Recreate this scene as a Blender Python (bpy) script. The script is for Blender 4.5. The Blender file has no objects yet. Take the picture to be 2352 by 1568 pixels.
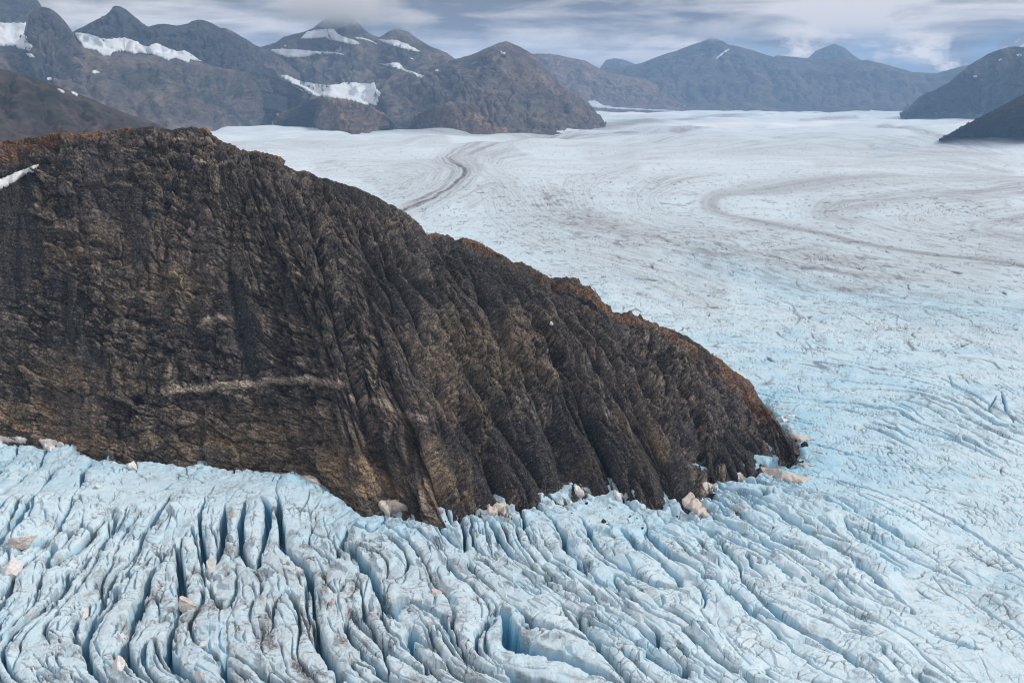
import bpy, bmesh, math, random
import numpy as np
from concurrent.futures import ThreadPoolExecutor
from mathutils import Vector
from mathutils.bvhtree import BVHTree

random.seed(7)
SC = bpy.context.scene
COL = SC.collection
f32 = np.float32

# ------------------------------------------------------------------ numbers
W0, H0 = 2352.0, 1568.0            # measuring frame used while surveying the photograph
FPX = W0 * 35.0 / 36.0
HOR = 215.0
PITCH = math.atan((H0 / 2 - HOR) / FPX)
CAMH = 150.0
CP, SP = math.cos(PITCH), math.sin(PITCH)


def ray(px, py):
    a = (px - W0 / 2) / FPX
    b = (H0 / 2 - py) / FPX
    return np.array([a, CP + b * SP, -SP + b * CP])


def ground(px, py, z=0.0):
    d = ray(px, py)
    k = (z - CAMH) / d[2]
    return np.array([d[0] * k, d[1] * k, z])


def at(px, py, dist):
    d = ray(px, py)
    k = dist / math.hypot(d[0], d[1])
    return np.array([d[0] * k, d[1] * k, CAMH + d[2] * k])


def to_px(x, y, z):
    zz = z - CAMH
    fw = y * CP - zz * SP
    up = y * SP + zz * CP
    return W0 / 2 + FPX * x / fw, H0 / 2 - FPX * up / fw


# ------------------------------------------------------------------ noise
_rng = np.random.default_rng(11)
PERM = np.concatenate([_rng.permutation(256)] * 3).astype(np.int32)
_a = np.arange(16) * (2 * math.pi / 16) + 0.13
G2X, G2Y = np.cos(_a).astype(f32), np.sin(_a).astype(f32)
_g = _rng.normal(size=(64, 3))
_g /= np.linalg.norm(_g, axis=1, keepdims=True)
G3 = _g.astype(f32)
G3X, G3Y, G3Z = [np.ascontiguousarray(G3[:, i]) for i in range(3)]
POOL = ThreadPoolExecutor(4)


def _chunks(fn, arrs, n=4):
    N = arrs[0].size
    if N < 20000:
        return fn(*arrs)
    cuts = np.linspace(0, N, 4 * n + 1).astype(int)
    parts = [tuple(a[cuts[i]:cuts[i + 1]] for a in arrs) for i in range(len(cuts) - 1)]
    return np.concatenate(list(POOL.map(lambda p: fn(*p), parts)))


def _fade(t):
    return t * t * t * (t * (t * 6 - 15) + 10)


def _p2(x, y):
    xi = np.floor(x); yi = np.floor(y)
    fx = (x - xi).astype(f32); fy = (y - yi).astype(f32)
    xi = xi.astype(np.int32) & 255; yi = yi.astype(np.int32) & 255
    u = _fade(fx); v = _fade(fy)
    a = np.take(PERM, xi); b = np.take(PERM, xi + 1)
    def g(h, dx, dy):
        h = h & 15
        return np.take(G2X, h) * dx + np.take(G2Y, h) * dy
    n00 = g(np.take(PERM, a + yi), fx, fy)
    n10 = g(np.take(PERM, b + yi), fx - 1, fy)
    n01 = g(np.take(PERM, a + yi + 1), fx, fy - 1)
    n11 = g(np.take(PERM, b + yi + 1), fx - 1, fy - 1)
    nx0 = n00 + u * (n10 - n00)
    nx1 = n01 + u * (n11 - n01)
    return (nx0 + v * (nx1 - nx0)) * f32(1.5)


def _p3(x, y, z):
    xi = np.floor(x); yi = np.floor(y); zi = np.floor(z)
    fx = (x - xi).astype(f32); fy = (y - yi).astype(f32); fz = (z - zi).astype(f32)
    xi = xi.astype(np.int32) & 255; yi = yi.astype(np.int32) & 255; zi = zi.astype(np.int32) & 255
    u = _fade(fx); v = _fade(fy); w = _fade(fz)
    out = []
    for dz in (0, 1):
        rows = []
        for dy in (0, 1):
            ns = []
            for dx in (0, 1):
                h = np.take(PERM, np.take(PERM, np.take(PERM, xi + dx) + yi + dy) + zi + dz) & 63
                ns.append(np.take(G3X, h) * (fx - dx) + np.take(G3Y, h) * (fy - dy) + np.take(G3Z, h) * (fz - dz))
            rows.append(ns[0] + u * (ns[1] - ns[0]))
        out.append(rows[0] + v * (rows[1] - rows[0]))
    return (out[0] + w * (out[1] - out[0])) * f32(1.6)


def P2(x, y, seed=0):
    sh = x.shape
    x = np.asarray(x, f32).ravel() + f32(seed * 17.31)
    y = np.asarray(y, f32).ravel() + f32(seed * 9.77)
    return _chunks(_p2, [x, y]).reshape(sh)


def P3(x, y, z, seed=0):
    sh = x.shape
    x = np.asarray(x, f32).ravel() + f32(seed * 17.31)
    y = np.asarray(y, f32).ravel() + f32(seed * 9.77)
    z = np.asarray(z, f32).ravel() + f32(seed * 5.13)
    return _chunks(_p3, [x, y, z]).reshape(sh)


def FB2(x, y, o=4, seed=0, gain=0.5):
    s, a, k, t = 0, 1.0, 1.0, 0
    for i in range(o):
        s = s + a * P2(x * f32(k), y * f32(k), seed + i * 3)
        t += a; a *= gain; k *= 2.03
    return s / t


def FB3(x, y, z, o=4, seed=0, gain=0.5):
    s, a, k, t = 0, 1.0, 1.0, 0
    for i in range(o):
        s = s + a * P3(x * f32(k), y * f32(k), z * f32(k), seed + i * 3)
        t += a; a *= gain; k *= 2.03
    return s / t


RAJ = _rng.random((3, 256)).astype(f32)


def _w2(x, y, cheb):
    xi = np.floor(x); yi = np.floor(y)
    fx = (x - xi).astype(f32); fy = (y - yi).astype(f32)
    xi = xi.astype(np.int32); yi = yi.astype(np.int32)
    F1 = np.full(x.shape, 9, f32); F2 = F1.copy(); ID = np.zeros(x.shape, np.int32); VX = F1 * 0; VY = F1 * 0
    for dx in (-1, 0, 1):
        a = np.take(PERM, (xi + dx) & 255)
        for dy in (-1, 0, 1):
            h = np.take(PERM, a + ((yi + dy) & 255))
            vx = np.take(RAJ[0], h) * f32(0.92) + f32(dx + 0.04) - fx
            vy = np.take(RAJ[1], h) * f32(0.92) + f32(dy + 0.04) - fy
            ax, ay = np.abs(vx), np.abs(vy)
            d = np.maximum(ax, ay) * cheb + np.sqrt(vx * vx + vy * vy) * (1 - cheb)
            m = d < F1
            F2 = np.where(m, F1, np.minimum(F2, d))
            F1 = np.where(m, d, F1); ID = np.where(m, h, ID); VX = np.where(m, vx, VX); VY = np.where(m, vy, VY)
    return np.stack([F1, F2 - F1, VX, VY, ID.astype(f32)], -1)


def W2(x, y, seed=0, cheb=0.5):
    """cellular pattern: distance to border, offset from the cell's centre, three random numbers of the cell"""
    sh = x.shape
    x = np.asarray(x, f32).ravel() + f32(seed * 7.31)
    y = np.asarray(y, f32).ravel() + f32(seed * 3.77)
    o = _chunks(lambda a, b: _w2(a, b, f32(cheb)), [x, y])
    ID = o[:, 4].astype(np.int32)
    r = lambda k: np.take(RAJ[2], (ID * 7 + k * 31 + seed) & 255).reshape(sh)
    return o[:, 1].reshape(sh), o[:, 2].reshape(sh), o[:, 3].reshape(sh), r(1), r(2), r(3)


def facets(x, y, seed, cheb, amp, tilt, gapw, gapd):
    e, vx, vy, a, b, c = W2(x, y, seed, cheb)
    return amp * (a - 0.5) + tilt * ((b - 0.5) * vx + (c - 0.5) * vy) * 2 - gapd * (1 - sstep(0.0, gapw, e)), e, a, b


def sstep(a, b, x):
    t = np.clip((x - a) / (b - a), 0, 1)
    return t * t * (3 - 2 * t)


# ------------------------------------------------------------------ mesh helpers
def grid_mesh(name, X, Y, Z, cols=None, vec=None, smooth=False, flip=False):
    r, c = X.shape
    co = np.stack([X, Y, Z], -1).reshape(-1, 3).astype(f32)
    idx = np.arange(r * c, dtype=np.int32).reshape(r, c)
    q = np.stack([idx[:-1, :-1], idx[:-1, 1:], idx[1:, 1:], idx[1:, :-1]], -1).reshape(-1, 4)
    if flip:
        q = q[:, ::-1]
    me = bpy.data.meshes.new(name)
    me.vertices.add(len(co)); me.vertices.foreach_set('co', co.ravel())
    me.loops.add(q.size); me.loops.foreach_set('vertex_index', np.ascontiguousarray(q).ravel())
    me.polygons.add(len(q))
    me.polygons.foreach_set('loop_start', np.arange(0, q.size, 4, dtype=np.int32))
    me.update(calc_edges=True)
    if smooth:
        me.polygons.foreach_set('use_smooth', np.ones(len(q), bool))
    for nm, arr in (cols or {}).items():
        at_ = me.attributes.new(nm, 'FLOAT_COLOR', 'POINT')
        a4 = np.ones((len(co), 4), f32)
        for i, ch in enumerate(arr):
            a4[:, i] = np.asarray(ch, f32).ravel()
        at_.data.foreach_set('color', a4.ravel())
    for nm, arr in (vec or {}).items():
        at_ = me.attributes.new(nm, 'FLOAT_VECTOR', 'POINT')
        at_.data.foreach_set('vector', np.stack([np.asarray(a, f32).ravel() for a in arr], -1).ravel())
    return me


def link(name, me, mat, label, cat, kind=None, group=None, parent=None):
    o = bpy.data.objects.new(name, me)
    COL.objects.link(o)
    if mat:
        me.materials.append(mat)
    if parent:
        o.parent = parent
    else:
        o['category'] = cat
    if label:
        o['label'] = label
    if kind:
        o['kind'] = kind
    if group:
        o['group'] = group
    return o


def grid_normals(X, Y, Z):
    P = np.stack([X, Y, Z], -1)
    du = np.gradient(P, axis=1); dv = np.gradient(P, axis=0)
    n = np.cross(du, dv)
    n /= np.linalg.norm(n, axis=-1, keepdims=True) + 1e-9
    return n


def resample(pts, n):
    pts = np.asarray(pts, float)
    d = np.r_[0, np.cumsum(np.linalg.norm(np.diff(pts[:, :2], axis=0), axis=1))]
    t = np.linspace(0, d[-1], n)
    return np.stack([np.interp(t, d, pts[:, i]) for i in range(pts.shape[1])], -1)


def smooth1(a, k):
    if k < 1:
        return a
    ker = np.hanning(2 * k + 3)[1:-1]; ker /= ker.sum()
    pad = np.concatenate([np.repeat(a[:1], len(ker) // 2, 0), a, np.repeat(a[-1:], len(ker) // 2, 0)])
    return np.stack([np.convolve(pad[:, i], ker, 'valid') for i in range(a.shape[1])], -1)


# ------------------------------------------------------------------ node helpers
class NT:
    def __init__(self, name):
        self.m = bpy.data.materials.new(name)
        self.m.use_nodes = True
        self.t = self.m.node_tree
        self.t.nodes.clear()
        self.out = self.n('ShaderNodeOutputMaterial')

    def n(self, typ, **kw):
        nd = self.t.nodes.new(typ)
        for k, v in kw.items():
            setattr(nd, k, v)
        return nd

    def l(self, a, b):
        self.t.links.new(a, b)

    def val(self, s, v):
        if hasattr(v, 'is_linked') or isinstance(v, bpy.types.NodeSocket):
            self.l(v, s)
        else:
            s.default_value = v

    def attr(self, name):
        return self.n('ShaderNodeAttribute', attribute_name=name)

    def sep(self, sock):
        s = self.n('ShaderNodeSeparateXYZ'); self.l(sock, s.inputs[0])
        return s.outputs

    def sepc(self, sock):
        s = self.n('ShaderNodeSeparateColor'); self.l(sock, s.inputs[0])
        return s.outputs

    def math(self, op, a, b=0.0, c=0.0, clamp=False):
        m = self.n('ShaderNodeMath', operation=op, use_clamp=clamp)
        self.val(m.inputs[0], a); self.val(m.inputs[1], b)
        if op in ('MULTIPLY_ADD',):
            self.val(m.inputs[2], c)
        return m.outputs[0]

    def mapping(self, vec, scale=(1, 1, 1), loc=(0, 0, 0), rot=(0, 0, 0)):
        m = self.n('ShaderNodeMapping')
        self.l(vec, m.inputs['Vector'])
        m.inputs['Scale'].default_value = scale
        m.inputs['Location'].default_value = loc
        m.inputs['Rotation'].default_value = rot
        return m.outputs[0]

    def noise(self, vec, scale, detail=4.0, rough=0.55, dist=0.0):
        m = self.n('ShaderNodeTexNoise')
        self.l(vec, m.inputs['Vector'])
        m.inputs['Scale'].default_value = scale
        m.inputs['Detail'].default_value = detail
        m.inputs['Roughness'].default_value = rough
        m.inputs['Distortion'].default_value = dist
        return m.outputs['Fac']

    def vor(self, vec, scale, feature='F1', out='Distance', rand=1.0):
        m = self.n('ShaderNodeTexVoronoi', feature=feature)
        self.l(vec, m.inputs['Vector'])
        m.inputs['Scale'].default_value = scale
        m.inputs['Randomness'].default_value = rand
        return m.outputs[out]

    def ramp(self, fac, stops):
        """smooth 0..1 map through (pos, value) pairs"""
        r = self.n('ShaderNodeValToRGB')
        self.l(fac, r.inputs[0])
        e = r.color_ramp.elements
        while len(e) > 1:
            e.remove(e[-1])
        e[0].position = stops[0][0]
        for p, v in stops[1:]:
            e.new(p)
        for i, (p, v) in enumerate(stops):
            e[i].position = p
            e[i].color = (v, v, v, 1) if isinstance(v, (int, float)) else (*v, 1)
        return r.outputs[0]

    def mix(self, fac, a, b, blend='MIX'):
        m = self.n('ShaderNodeMix', data_type='RGBA', blend_type=blend)
        self.val(m.inputs[0], fac)
        for s, v in ((m.inputs[6], a), (m.inputs[7], b)):
            if isinstance(v, tuple):
                s.default_value = (*v, 1)
            else:
                self.l(v, s)
        return m.outputs[2]

    def bsdf(self, col, rough=0.8, bump=None, strength=0.5, dist=0.3, spec=0.3, normal=None):
        b = self.n('ShaderNodeBsdfPrincipled')
        self.val(b.inputs['Base Color'], col if not isinstance(col, tuple) else (*col, 1))
        self.val(b.inputs['Roughness'], rough)
        b.inputs['Specular IOR Level'].default_value = spec
        if bump is not None:
            bp = self.n('ShaderNodeBump')
            bp.inputs['Strength'].default_value = strength
            bp.inputs['Distance'].default_value = dist
            self.l(bump, bp.inputs['Height'])
            self.l(bp.outputs[0], b.inputs['Normal'])
        self.l(b.outputs[0], self.out.inputs['Surface'])
        return self.m


# ------------------------------------------------------------------ materials
def mat_ice():
    t = NT('glacier_ice')
    c = t.sepc(t.attr('ice').outputs['Color'])          # r blue ice, g dirt film, b thin dark cracks
    c2 = t.sepc(t.attr('ice2').outputs['Color'])        # r far grey wash, g debris, b painted sunlight and whiter far ice
    pos = t.n('ShaderNodeNewGeometry').outputs['Position']
    uvw = t.attr('flow').outputs['Vector']
    n1 = t.noise(t.mapping(pos, (0.25, 0.25, 0.25)), 1.0, 5, 0.6)
    n2 = t.noise(t.mapping(pos, (1.6, 1.6, 1.6)), 1.0, 5, 0.65)
    n3 = t.noise(t.mapping(uvw, (0.9, 0.16, 0.3)), 1.0, 4, 0.6, 1.5)
    crust = t.mix(t.ramp(n1, [(0.35, 0.0), (0.68, 1.0)]), (0.68, 0.82, 0.89), (0.55, 0.77, 0.885))
    crust = t.mix(t.math('MULTIPLY', t.ramp(n2, [(0.42, 0.0), (0.75, 1.0)]), 0.5), crust, (0.75, 0.83, 0.86))
    blue = t.mix(t.math('MULTIPLY', c[0], t.math('ADD', 0.72, t.math('MULTIPLY', n2, 0.3)), clamp=True), crust, (0.13, 0.50, 0.74))
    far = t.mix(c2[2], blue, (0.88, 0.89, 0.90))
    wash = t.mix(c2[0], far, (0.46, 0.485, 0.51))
    wn = t.ramp(t.math('ADD', t.math('MULTIPLY', n3, 0.55), t.math('MULTIPLY', n2, 0.5)), [(0.42, 0.0), (0.62, 1.0)])
    dirt = t.mix(t.math('MULTIPLY', c[1], t.math('ADD', 0.35, t.math('MULTIPLY', wn, 0.9)), clamp=True), wash, (0.125, 0.100, 0.092))
    crack = t.mix(t.math('MULTIPLY', c[2], 1.0), dirt, (0.075, 0.095, 0.12))
    deb = t.mix(c2[1], crack, (0.055, 0.045, 0.045))
    h = t.math('ADD', n2, t.math('MULTIPLY', n1, 1.5))
    return t.bsdf(deb, t.math('MULTIPLY_ADD', n2, 0.3, 0.45), h, 0.55, 0.35, 0.25)


def mat_rock():
    t = NT('ridge_rock')
    c = t.sepc(t.attr('rock').outputs['Color'])     # r rust, g tan, b pale quartz band
    c2 = t.sepc(t.attr('rock2').outputs['Color'])   # r scree, g purple grey slab, b moss
    st = t.attr('flow').outputs['Vector']           # (along, down slope, bedding)
    pos = t.n('ShaderNodeNewGeometry').outputs['Position']
    big = t.noise(t.mapping(pos, (0.045,) * 3), 1.0, 4, 0.6, 0.6)
    med = t.noise(t.mapping(pos, (0.22,) * 3), 1.0, 6, 0.68, 0.8)
    fine = t.noise(t.mapping(pos, (1.3,) * 3), 1.0, 5, 0.7)
    bed = t.noise(t.mapping(st, (0.06, 0.02, 1.3)), 1.0, 5, 0.65, 0.4)
    fol = t.noise(t.mapping(st, (0.22, 0.06, 1.6)), 1.0, 5, 0.72, 0.25)
    streak = t.noise(t.mapping(st, (0.5, 0.05, 0.0)), 1.0, 4, 0.6, 0.5)
    c3 = t.sepc(t.attr('rock3').outputs['Color'])   # r, g: tone of each broken facet
    blk = t.vor(t.mapping(st, (0.55, 0.30, 0.75)), 1.0, 'DISTANCE_TO_EDGE')
    tone = t.math('ADD', t.math('MULTIPLY', c3[0], 0.42), t.math('ADD', t.math('MULTIPLY', c3[1], 0.25), t.math('MULTIPLY', big, 0.4)))
    base = t.mix(t.ramp(tone, [(0.38, 0.0), (0.66, 1.0)]), (0.026, 0.026, 0.029), (0.085, 0.077, 0.070))
    base = t.mix(t.math('MULTIPLY', t.ramp(bed, [(0.48, 0.0), (0.64, 1.0)]), 0.7), base, (0.112, 0.097, 0.083))
    base = t.mix(t.math('MULTIPLY', t.ramp(med, [(0.475, 0.0), (0.60, 1.0)]), 0.85), base, (0.20, 0.17, 0.14))
    base = t.mix(t.math('MULTIPLY', t.ramp(c3[1], [(0.56, 0.0), (0.80, 1.0)]), 0.8), base, (0.29, 0.24, 0.19))
    base = t.mix(t.math('MULTIPLY', t.ramp(c3[0], [(0.24, 1.0), (0.46, 0.0)]), 0.8), base, (0.026, 0.027, 0.032))
    base = t.mix(t.math('MULTIPLY', c2[1], 0.6), base, (0.115, 0.105, 0.112))
    # tan and rust
    tn = t.math('MULTIPLY', c[1], t.ramp(t.math('ADD', t.math('MULTIPLY', med, 0.6), t.math('MULTIPLY', bed, 0.5)), [(0.38, 0.05), (0.58, 1.0)]))
    base = t.mix(tn, base, (0.46, 0.34, 0.215))
    tr = t.math('MULTIPLY', t.math('MULTIPLY', c[1], t.ramp(streak, [(0.55, 0.0), (0.68, 1.0)])), 0.55)
    base = t.mix(tr, base, (0.26, 0.11, 0.045))
    rs = t.math('MULTIPLY', c[0], t.ramp(t.math('ADD', t.math('MULTIPLY', med, 0.65), t.math('MULTIPLY', fine, 0.35)), [(0.44, 0.0), (0.56, 1.0)]))
    rcol = t.mix(t.ramp(fine, [(0.35, 0.0), (0.65, 1.0)]), (0.15, 0.062, 0.020), (0.36, 0.185, 0.075))
    base = t.mix(rs, base, rcol)
    pal = t.math('MULTIPLY', c[2], t.ramp(t.math('ADD', t.math('MULTIPLY', med, 0.5), t.math('MULTIPLY', fol, 0.5)), [(0.28, 0.1), (0.46, 1.0)]))
    base = t.mix(pal, base, (0.58, 0.49, 0.40))
    scr = t.mix(t.ramp(t.vor(pos, 1.2, 'F1', 'Distance'), [(0.1, 1.0), (0.3, 0.0)]), (0.030, 0.030, 0.034), (0.17, 0.158, 0.15))
    scr = t.mix(t.ramp(fine, [(0.5, 0.0), (0.72, 1.0)]), scr, (0.065, 0.06, 0.058))
    base = t.mix(c2[0], base, scr)
    ms = t.math('MULTIPLY', c2[2], t.ramp(fine, [(0.42, 0.0), (0.6, 1.0)]))
    base = t.mix(ms, base, (0.062, 0.056, 0.016))
    fleck = t.noise(t.mapping(pos, (0.75, 0.75, 1.1)), 1.0, 3, 0.75)
    base = t.mix(t.math('MULTIPLY', t.ramp(fleck, [(0.585, 0.0), (0.66, 1.0)]), t.math('SUBTRACT', 0.85, t.math('MULTIPLY', c2[0], 0.4))), base, (0.34, 0.29, 0.235))
    gap = t.ramp(blk, [(0.0, 1.0), (0.045, 0.0)])
    dk = t.math('MULTIPLY', gap, t.math('SUBTRACT', 0.75, t.math('MULTIPLY', c2[0], 0.7), clamp=True))
    base = t.mix(dk, base, (0.018, 0.017, 0.018))
    fv = t.math('MULTIPLY_ADD', t.math('ADD', fol, fine), 3.2, -2.3)
    mul = t.n('ShaderNodeMix', data_type='RGBA', blend_type='MULTIPLY')
    mul.inputs[0].default_value = 0.9
    t.l(base, mul.inputs[6])
    comb = t.n('ShaderNodeCombineColor')
    for i in range(3):
        t.l(fv, comb.inputs[i])
    t.l(comb.outputs[0], mul.inputs[7])
    h = t.math('ADD', t.math('MULTIPLY', fine, 0.35), t.math('ADD', t.math('MULTIPLY', fol, 0.55), t.math('MULTIPLY', med, 1.6)))
    h = t.math('ADD', h, t.math('MULTIPLY', t.ramp(blk, [(0.0, 0.0), (0.12, 1.0)]), 0.5))
    return t.bsdf(mul.outputs[2], 0.85, h, 0.9, 0.8, 0.2)


def mat_mountain(name, a, b, c, green=(0.035, 0.042, 0.030), sc=1.0, gfac=0.7):
    t = NT(name)
    pos = t.n('ShaderNodeNewGeometry').outputs['Position']
    st = t.attr('flow').outputs['Vector']
    big = t.noise(t.mapping(pos, (0.0016 * sc,) * 3), 1.0, 5, 0.6, 0.7)
    med = t.noise(t.mapping(pos, (0.009 * sc,) * 3), 1.0, 7, 0.68, 0.6)
    fine = t.noise(t.mapping(pos, (0.05 * sc, 0.05 * sc, 0.09 * sc)), 1.0, 5, 0.7)
    streak = t.noise(t.mapping(st, (0.02 * sc, 0.003 * sc, 0.0)), 1.0, 5, 0.65, 0.6)
    col = t.mix(t.ramp(big, [(0.38, 0.0), (0.62, 1.0)]), a, b)
    col = t.mix(t.ramp(med, [(0.44, 0.0), (0.64, 1.0)]), col, c)
    g = t.math('MULTIPLY', t.ramp(t.noise(t.mapping(pos, (0.0035 * sc, 0.0035 * sc, 0.008 * sc)), 1.0, 6, 0.65, 0.5), [(0.50, 0.0), (0.60, 1.0)]), gfac)
    col = t.mix(g, col, green)
    col = t.mix(t.math('MULTIPLY', t.ramp(streak, [(0.5, 0.0), (0.72, 1.0)]), 0.45), col, a)
    col = t.mix(t.math('MULTIPLY', t.ramp(fine, [(0.4, 1.0), (0.6, 0.0)]), 0.45), col, (0.03, 0.03, 0.032))
    h = t.math('ADD', med, t.math('MULTIPLY', fine, 0.4))
    return t.bsdf(col, 0.9, h, 0.8, 22.0 / sc, 0.15)


def mat_snow(name, a, b, sc=1.0, speck=0.0, dirtc=(0.2, 0.17, 0.15)):
    t = NT(name)
    pos = t.n('ShaderNodeNewGeometry').outputs['Position']
    n1 = t.noise(t.mapping(pos, (0.5 * sc, 0.5 * sc, 1.6 * sc)), 1.0, 6, 0.65, 0.6)
    n2 = t.noise(t.mapping(pos, (4.0 * sc,) * 3), 1.0, 4, 0.6)
    col = t.mix(t.ramp(n1, [(0.40, 0.0), (0.62, 1.0)]), a, b)
    if speck:
        col = t.mix(t.math('MULTIPLY', t.ramp(n2, [(0.52, 0.0), (0.66, 1.0)]), speck), col, dirtc)
    return t.bsdf(col, 0.75, t.math('ADD', n1, t.math('MULTIPLY', n2, 0.3)), 0.5, 0.4 / sc, 0.2)


def mat_boulder():
    t = NT('boulder_rock')
    pos = t.n('ShaderNodeNewGeometry').outputs['Position']
    n1 = t.noise(t.mapping(pos, (2.0,) * 3), 1.0, 5, 0.65)
    col = t.mix(t.ramp(n1, [(0.4, 0.0), (0.65, 1.0)]), (0.018, 0.017, 0.019), (0.05, 0.046, 0.045))
    return t.bsdf(col, 0.85, n1, 0.6, 0.3, 0.2)


M_ICE = mat_ice()
M_ROCK = mat_rock()
M_BOULDER = mat_boulder()
M_SNOW_OLD = mat_snow('old_dirty_snow', (0.70, 0.635, 0.585), (0.55, 0.485, 0.435), 1.0, 0.5)
M_SNOW_PINK = mat_snow('pinkish_snow', (0.86, 0.83, 0.82), (0.73, 0.68, 0.665), 1.0, 0.35)
M_SNOW_FIELD = mat_snow('white_firn', (0.80, 0.82, 0.84), (0.60, 0.70, 0.76), 0.016, 0.3, (0.58, 0.47, 0.44))
M_SNOW_WHITE = mat_snow('white_snow', (0.80, 0.81, 0.83), (0.68, 0.68, 0.69), 0.3, 0.0)


# ------------------------------------------------------------------ direction fields fitted to surveyed crevasse lines
def fit_field(pts, tans, mode, wt=3.0, reg=1e-3, scale=1.0):
    """scalar field whose gradient is the normal (mode 'n') or the tangent (mode 't') of the surveyed lines"""
    p = pts / scale
    n = np.stack([-tans[:, 1], tans[:, 0]], -1)
    g, o = (n, tans) if mode == 'n' else (tans, n)
    d = p[:, None, :] - p[None, :, :]
    r = np.linalg.norm(d, axis=-1)
    def row(v):
        A = (3 * r[..., None] * d * v[:, None, :]).sum(-1)
        return np.concatenate([A, v], 1)
    A = np.concatenate([row(g), wt * row(o), math.sqrt(reg) * np.eye(len(p), len(p) + 2)], 0)
    b = np.concatenate([np.ones(len(p)), np.zeros(len(p)), np.zeros(len(p))])
    sol = np.linalg.lstsq(A, b, rcond=None)[0]
    def ev(x, y):
        sh = x.shape
        q = np.stack([x.ravel(), y.ravel()], -1) / scale
        out = q @ sol[-2:]
        for i in range(len(p)):
            rr = (q[:, 0] - p[i, 0]) ** 2 + (q[:, 1] - p[i, 1]) ** 2
            out += sol[i] * rr * np.sqrt(rr)
        return (out * scale).reshape(sh)
    return ev


def seg_dist(x, y, poly, signed=False):
    """distance to a polyline, and the position along it (0..1)"""
    sh = x.shape
    x = x.ravel(); y = y.ravel()
    best = np.full(x.size, 1e12); par = np.zeros(x.size); sg = np.ones(x.size)
    L = np.r_[0, np.cumsum(np.linalg.norm(np.diff(poly, axis=0), axis=1))]
    for i in range(len(poly) - 1):
        a, b = poly[i], poly[i + 1]
        ab = b - a
        t = np.clip(((x - a[0]) * ab[0] + (y - a[1]) * ab[1]) / (ab @ ab + 1e-12), 0, 1)
        dd = (x - a[0] - t * ab[0]) ** 2 + (y - a[1] - t * ab[1]) ** 2
        m = dd < best
        best[m] = dd[m]; par[m] = (L[i] + t[m] * math.sqrt(ab @ ab)) / L[-1]
        if signed:
            sg[m] = np.sign(ab[0] * (y[m] - a[1]) - ab[1] * (x[m] - a[0]))
    if signed:
        return np.sqrt(best).reshape(sh), par.reshape(sh), sg.reshape(sh)
    return np.sqrt(best).reshape(sh), par.reshape(sh)


ARCS = [
    ([(1780, 900), (1873, 908), (1958, 917), (2061, 940), (2146, 982), (2200, 1008)], 1.1), ([(1760, 895), (1958, 880), (2095, 890), (2190, 925), (2260, 968)], 0.9),
    ([(1930, 862), (2095, 880), (2200, 915), (2290, 965), (2335, 995)], 1.0), ([(2139, 852), (2232, 893), (2300, 935), (2400, 1000)], 0.9),
    ([(1740, 912), (1830, 922), (1930, 930), (2010, 950)], 0.6), ([(1990, 845), (2090, 858), (2170, 885)], 0.6), ([(2300, 890), (2315, 935), (2330, 965)], 0.8),
    ([(2290, 900), (2270, 930), (2280, 945)], 0.6), ([(2180, 855), (2190, 880), (2240, 900)], 0.5), ([(1700, 940), (1790, 950), (1880, 970)], 0.6),
    ([(1800, 1000), (1900, 1020), (1990, 1050)], 0.7), ([(1840, 1085), (1940, 1105), (2010, 1130), (2060, 1160)], 0.9), ([(2060, 1140), (2200, 1200), (2320, 1270)], 0.8), ([(2250, 1230), (2340, 1290), (2400, 1340)], 0.8),
    ([(2130, 1440), (2210, 1475), (2260, 1480)], 0.9), ([(2200, 1350), (2300, 1420), (2400, 1480)], 0.6),
]

CREV = [
    [(0, 1487), (34, 1443), (103, 1350), (164, 1279), (230, 1190)],
    [(100, 1540), (191, 1402), (253, 1333), (310, 1250), (350, 1180)],
    [(240, 1540), (284, 1405), (308, 1333), (335, 1250), (370, 1170)],
    [(385, 1560), (400, 1440), (412, 1320), (430, 1230), (450, 1150)],
    [(655, 1530), (632, 1426), (602, 1323), (570, 1230), (560, 1160)],
    [(796, 1559), (735, 1473), (718, 1374), (700, 1300), (684, 1237), (690, 1190)],
    [(1044, 1562), (986, 1511), (934, 1460), (890, 1367), (850, 1270), (810, 1210)],
    [(1170, 1560), (1116, 1440), (1070, 1350), (1030, 1280), (1000, 1240)],
    [(1430, 1525), (1328, 1456), (1225, 1395), (1150, 1340), (1085, 1285), (1050, 1240)],
    [(1740, 1565), (1650, 1500), (1550, 1436), (1464, 1378), (1379, 1323), (1328, 1285), (1293, 1251), (1259, 1197)],
    [(1804, 1566), (1668, 1487), (1582, 1391), (1500, 1330)],
    [(2095, 1511), (1975, 1439), (1856, 1391), (1702, 1265), (1600, 1215)],
    [(2060, 1408), (1924, 1340), (1832, 1272), (1753, 1238), (1651, 1186)],
    [(2047, 1285), (1958, 1238), (1845, 1186), (1760, 1142), (1690, 1110)],
    [(2300, 1313), (2129, 1224), (2010, 1180), (1880, 1130)],
    [(2197, 1005), (2146, 982), (2061, 940), (1958, 917), (1873, 910)],
    [(2331, 992), (2232, 934), (2095, 882), (1958, 865)],
    [(2352, 722), (2163, 705), (1993, 681), (1856, 660), (1719, 623), (1548, 592)],
    [(2352, 617), (2232, 599), (2061, 575), (1924, 554), (1787, 523)],
    [(-150, 1250), (-60, 1150), (0, 1090)],
    [(2352, 1560), (2250, 1480), (2150, 1400)],
]


def survey(lines, fn):
    P, T = [], []
    for ln in lines:
        w = [fn(*q) for q in ln[::-1]]
        for i in range(len(w) - 1):
            a, b = w[i], w[i + 1]
            d = b - a
            L = np.linalg.norm(d)
            P.append((a + b) / 2); T.append(d / L)
    return np.array(P), np.array(T)


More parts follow.
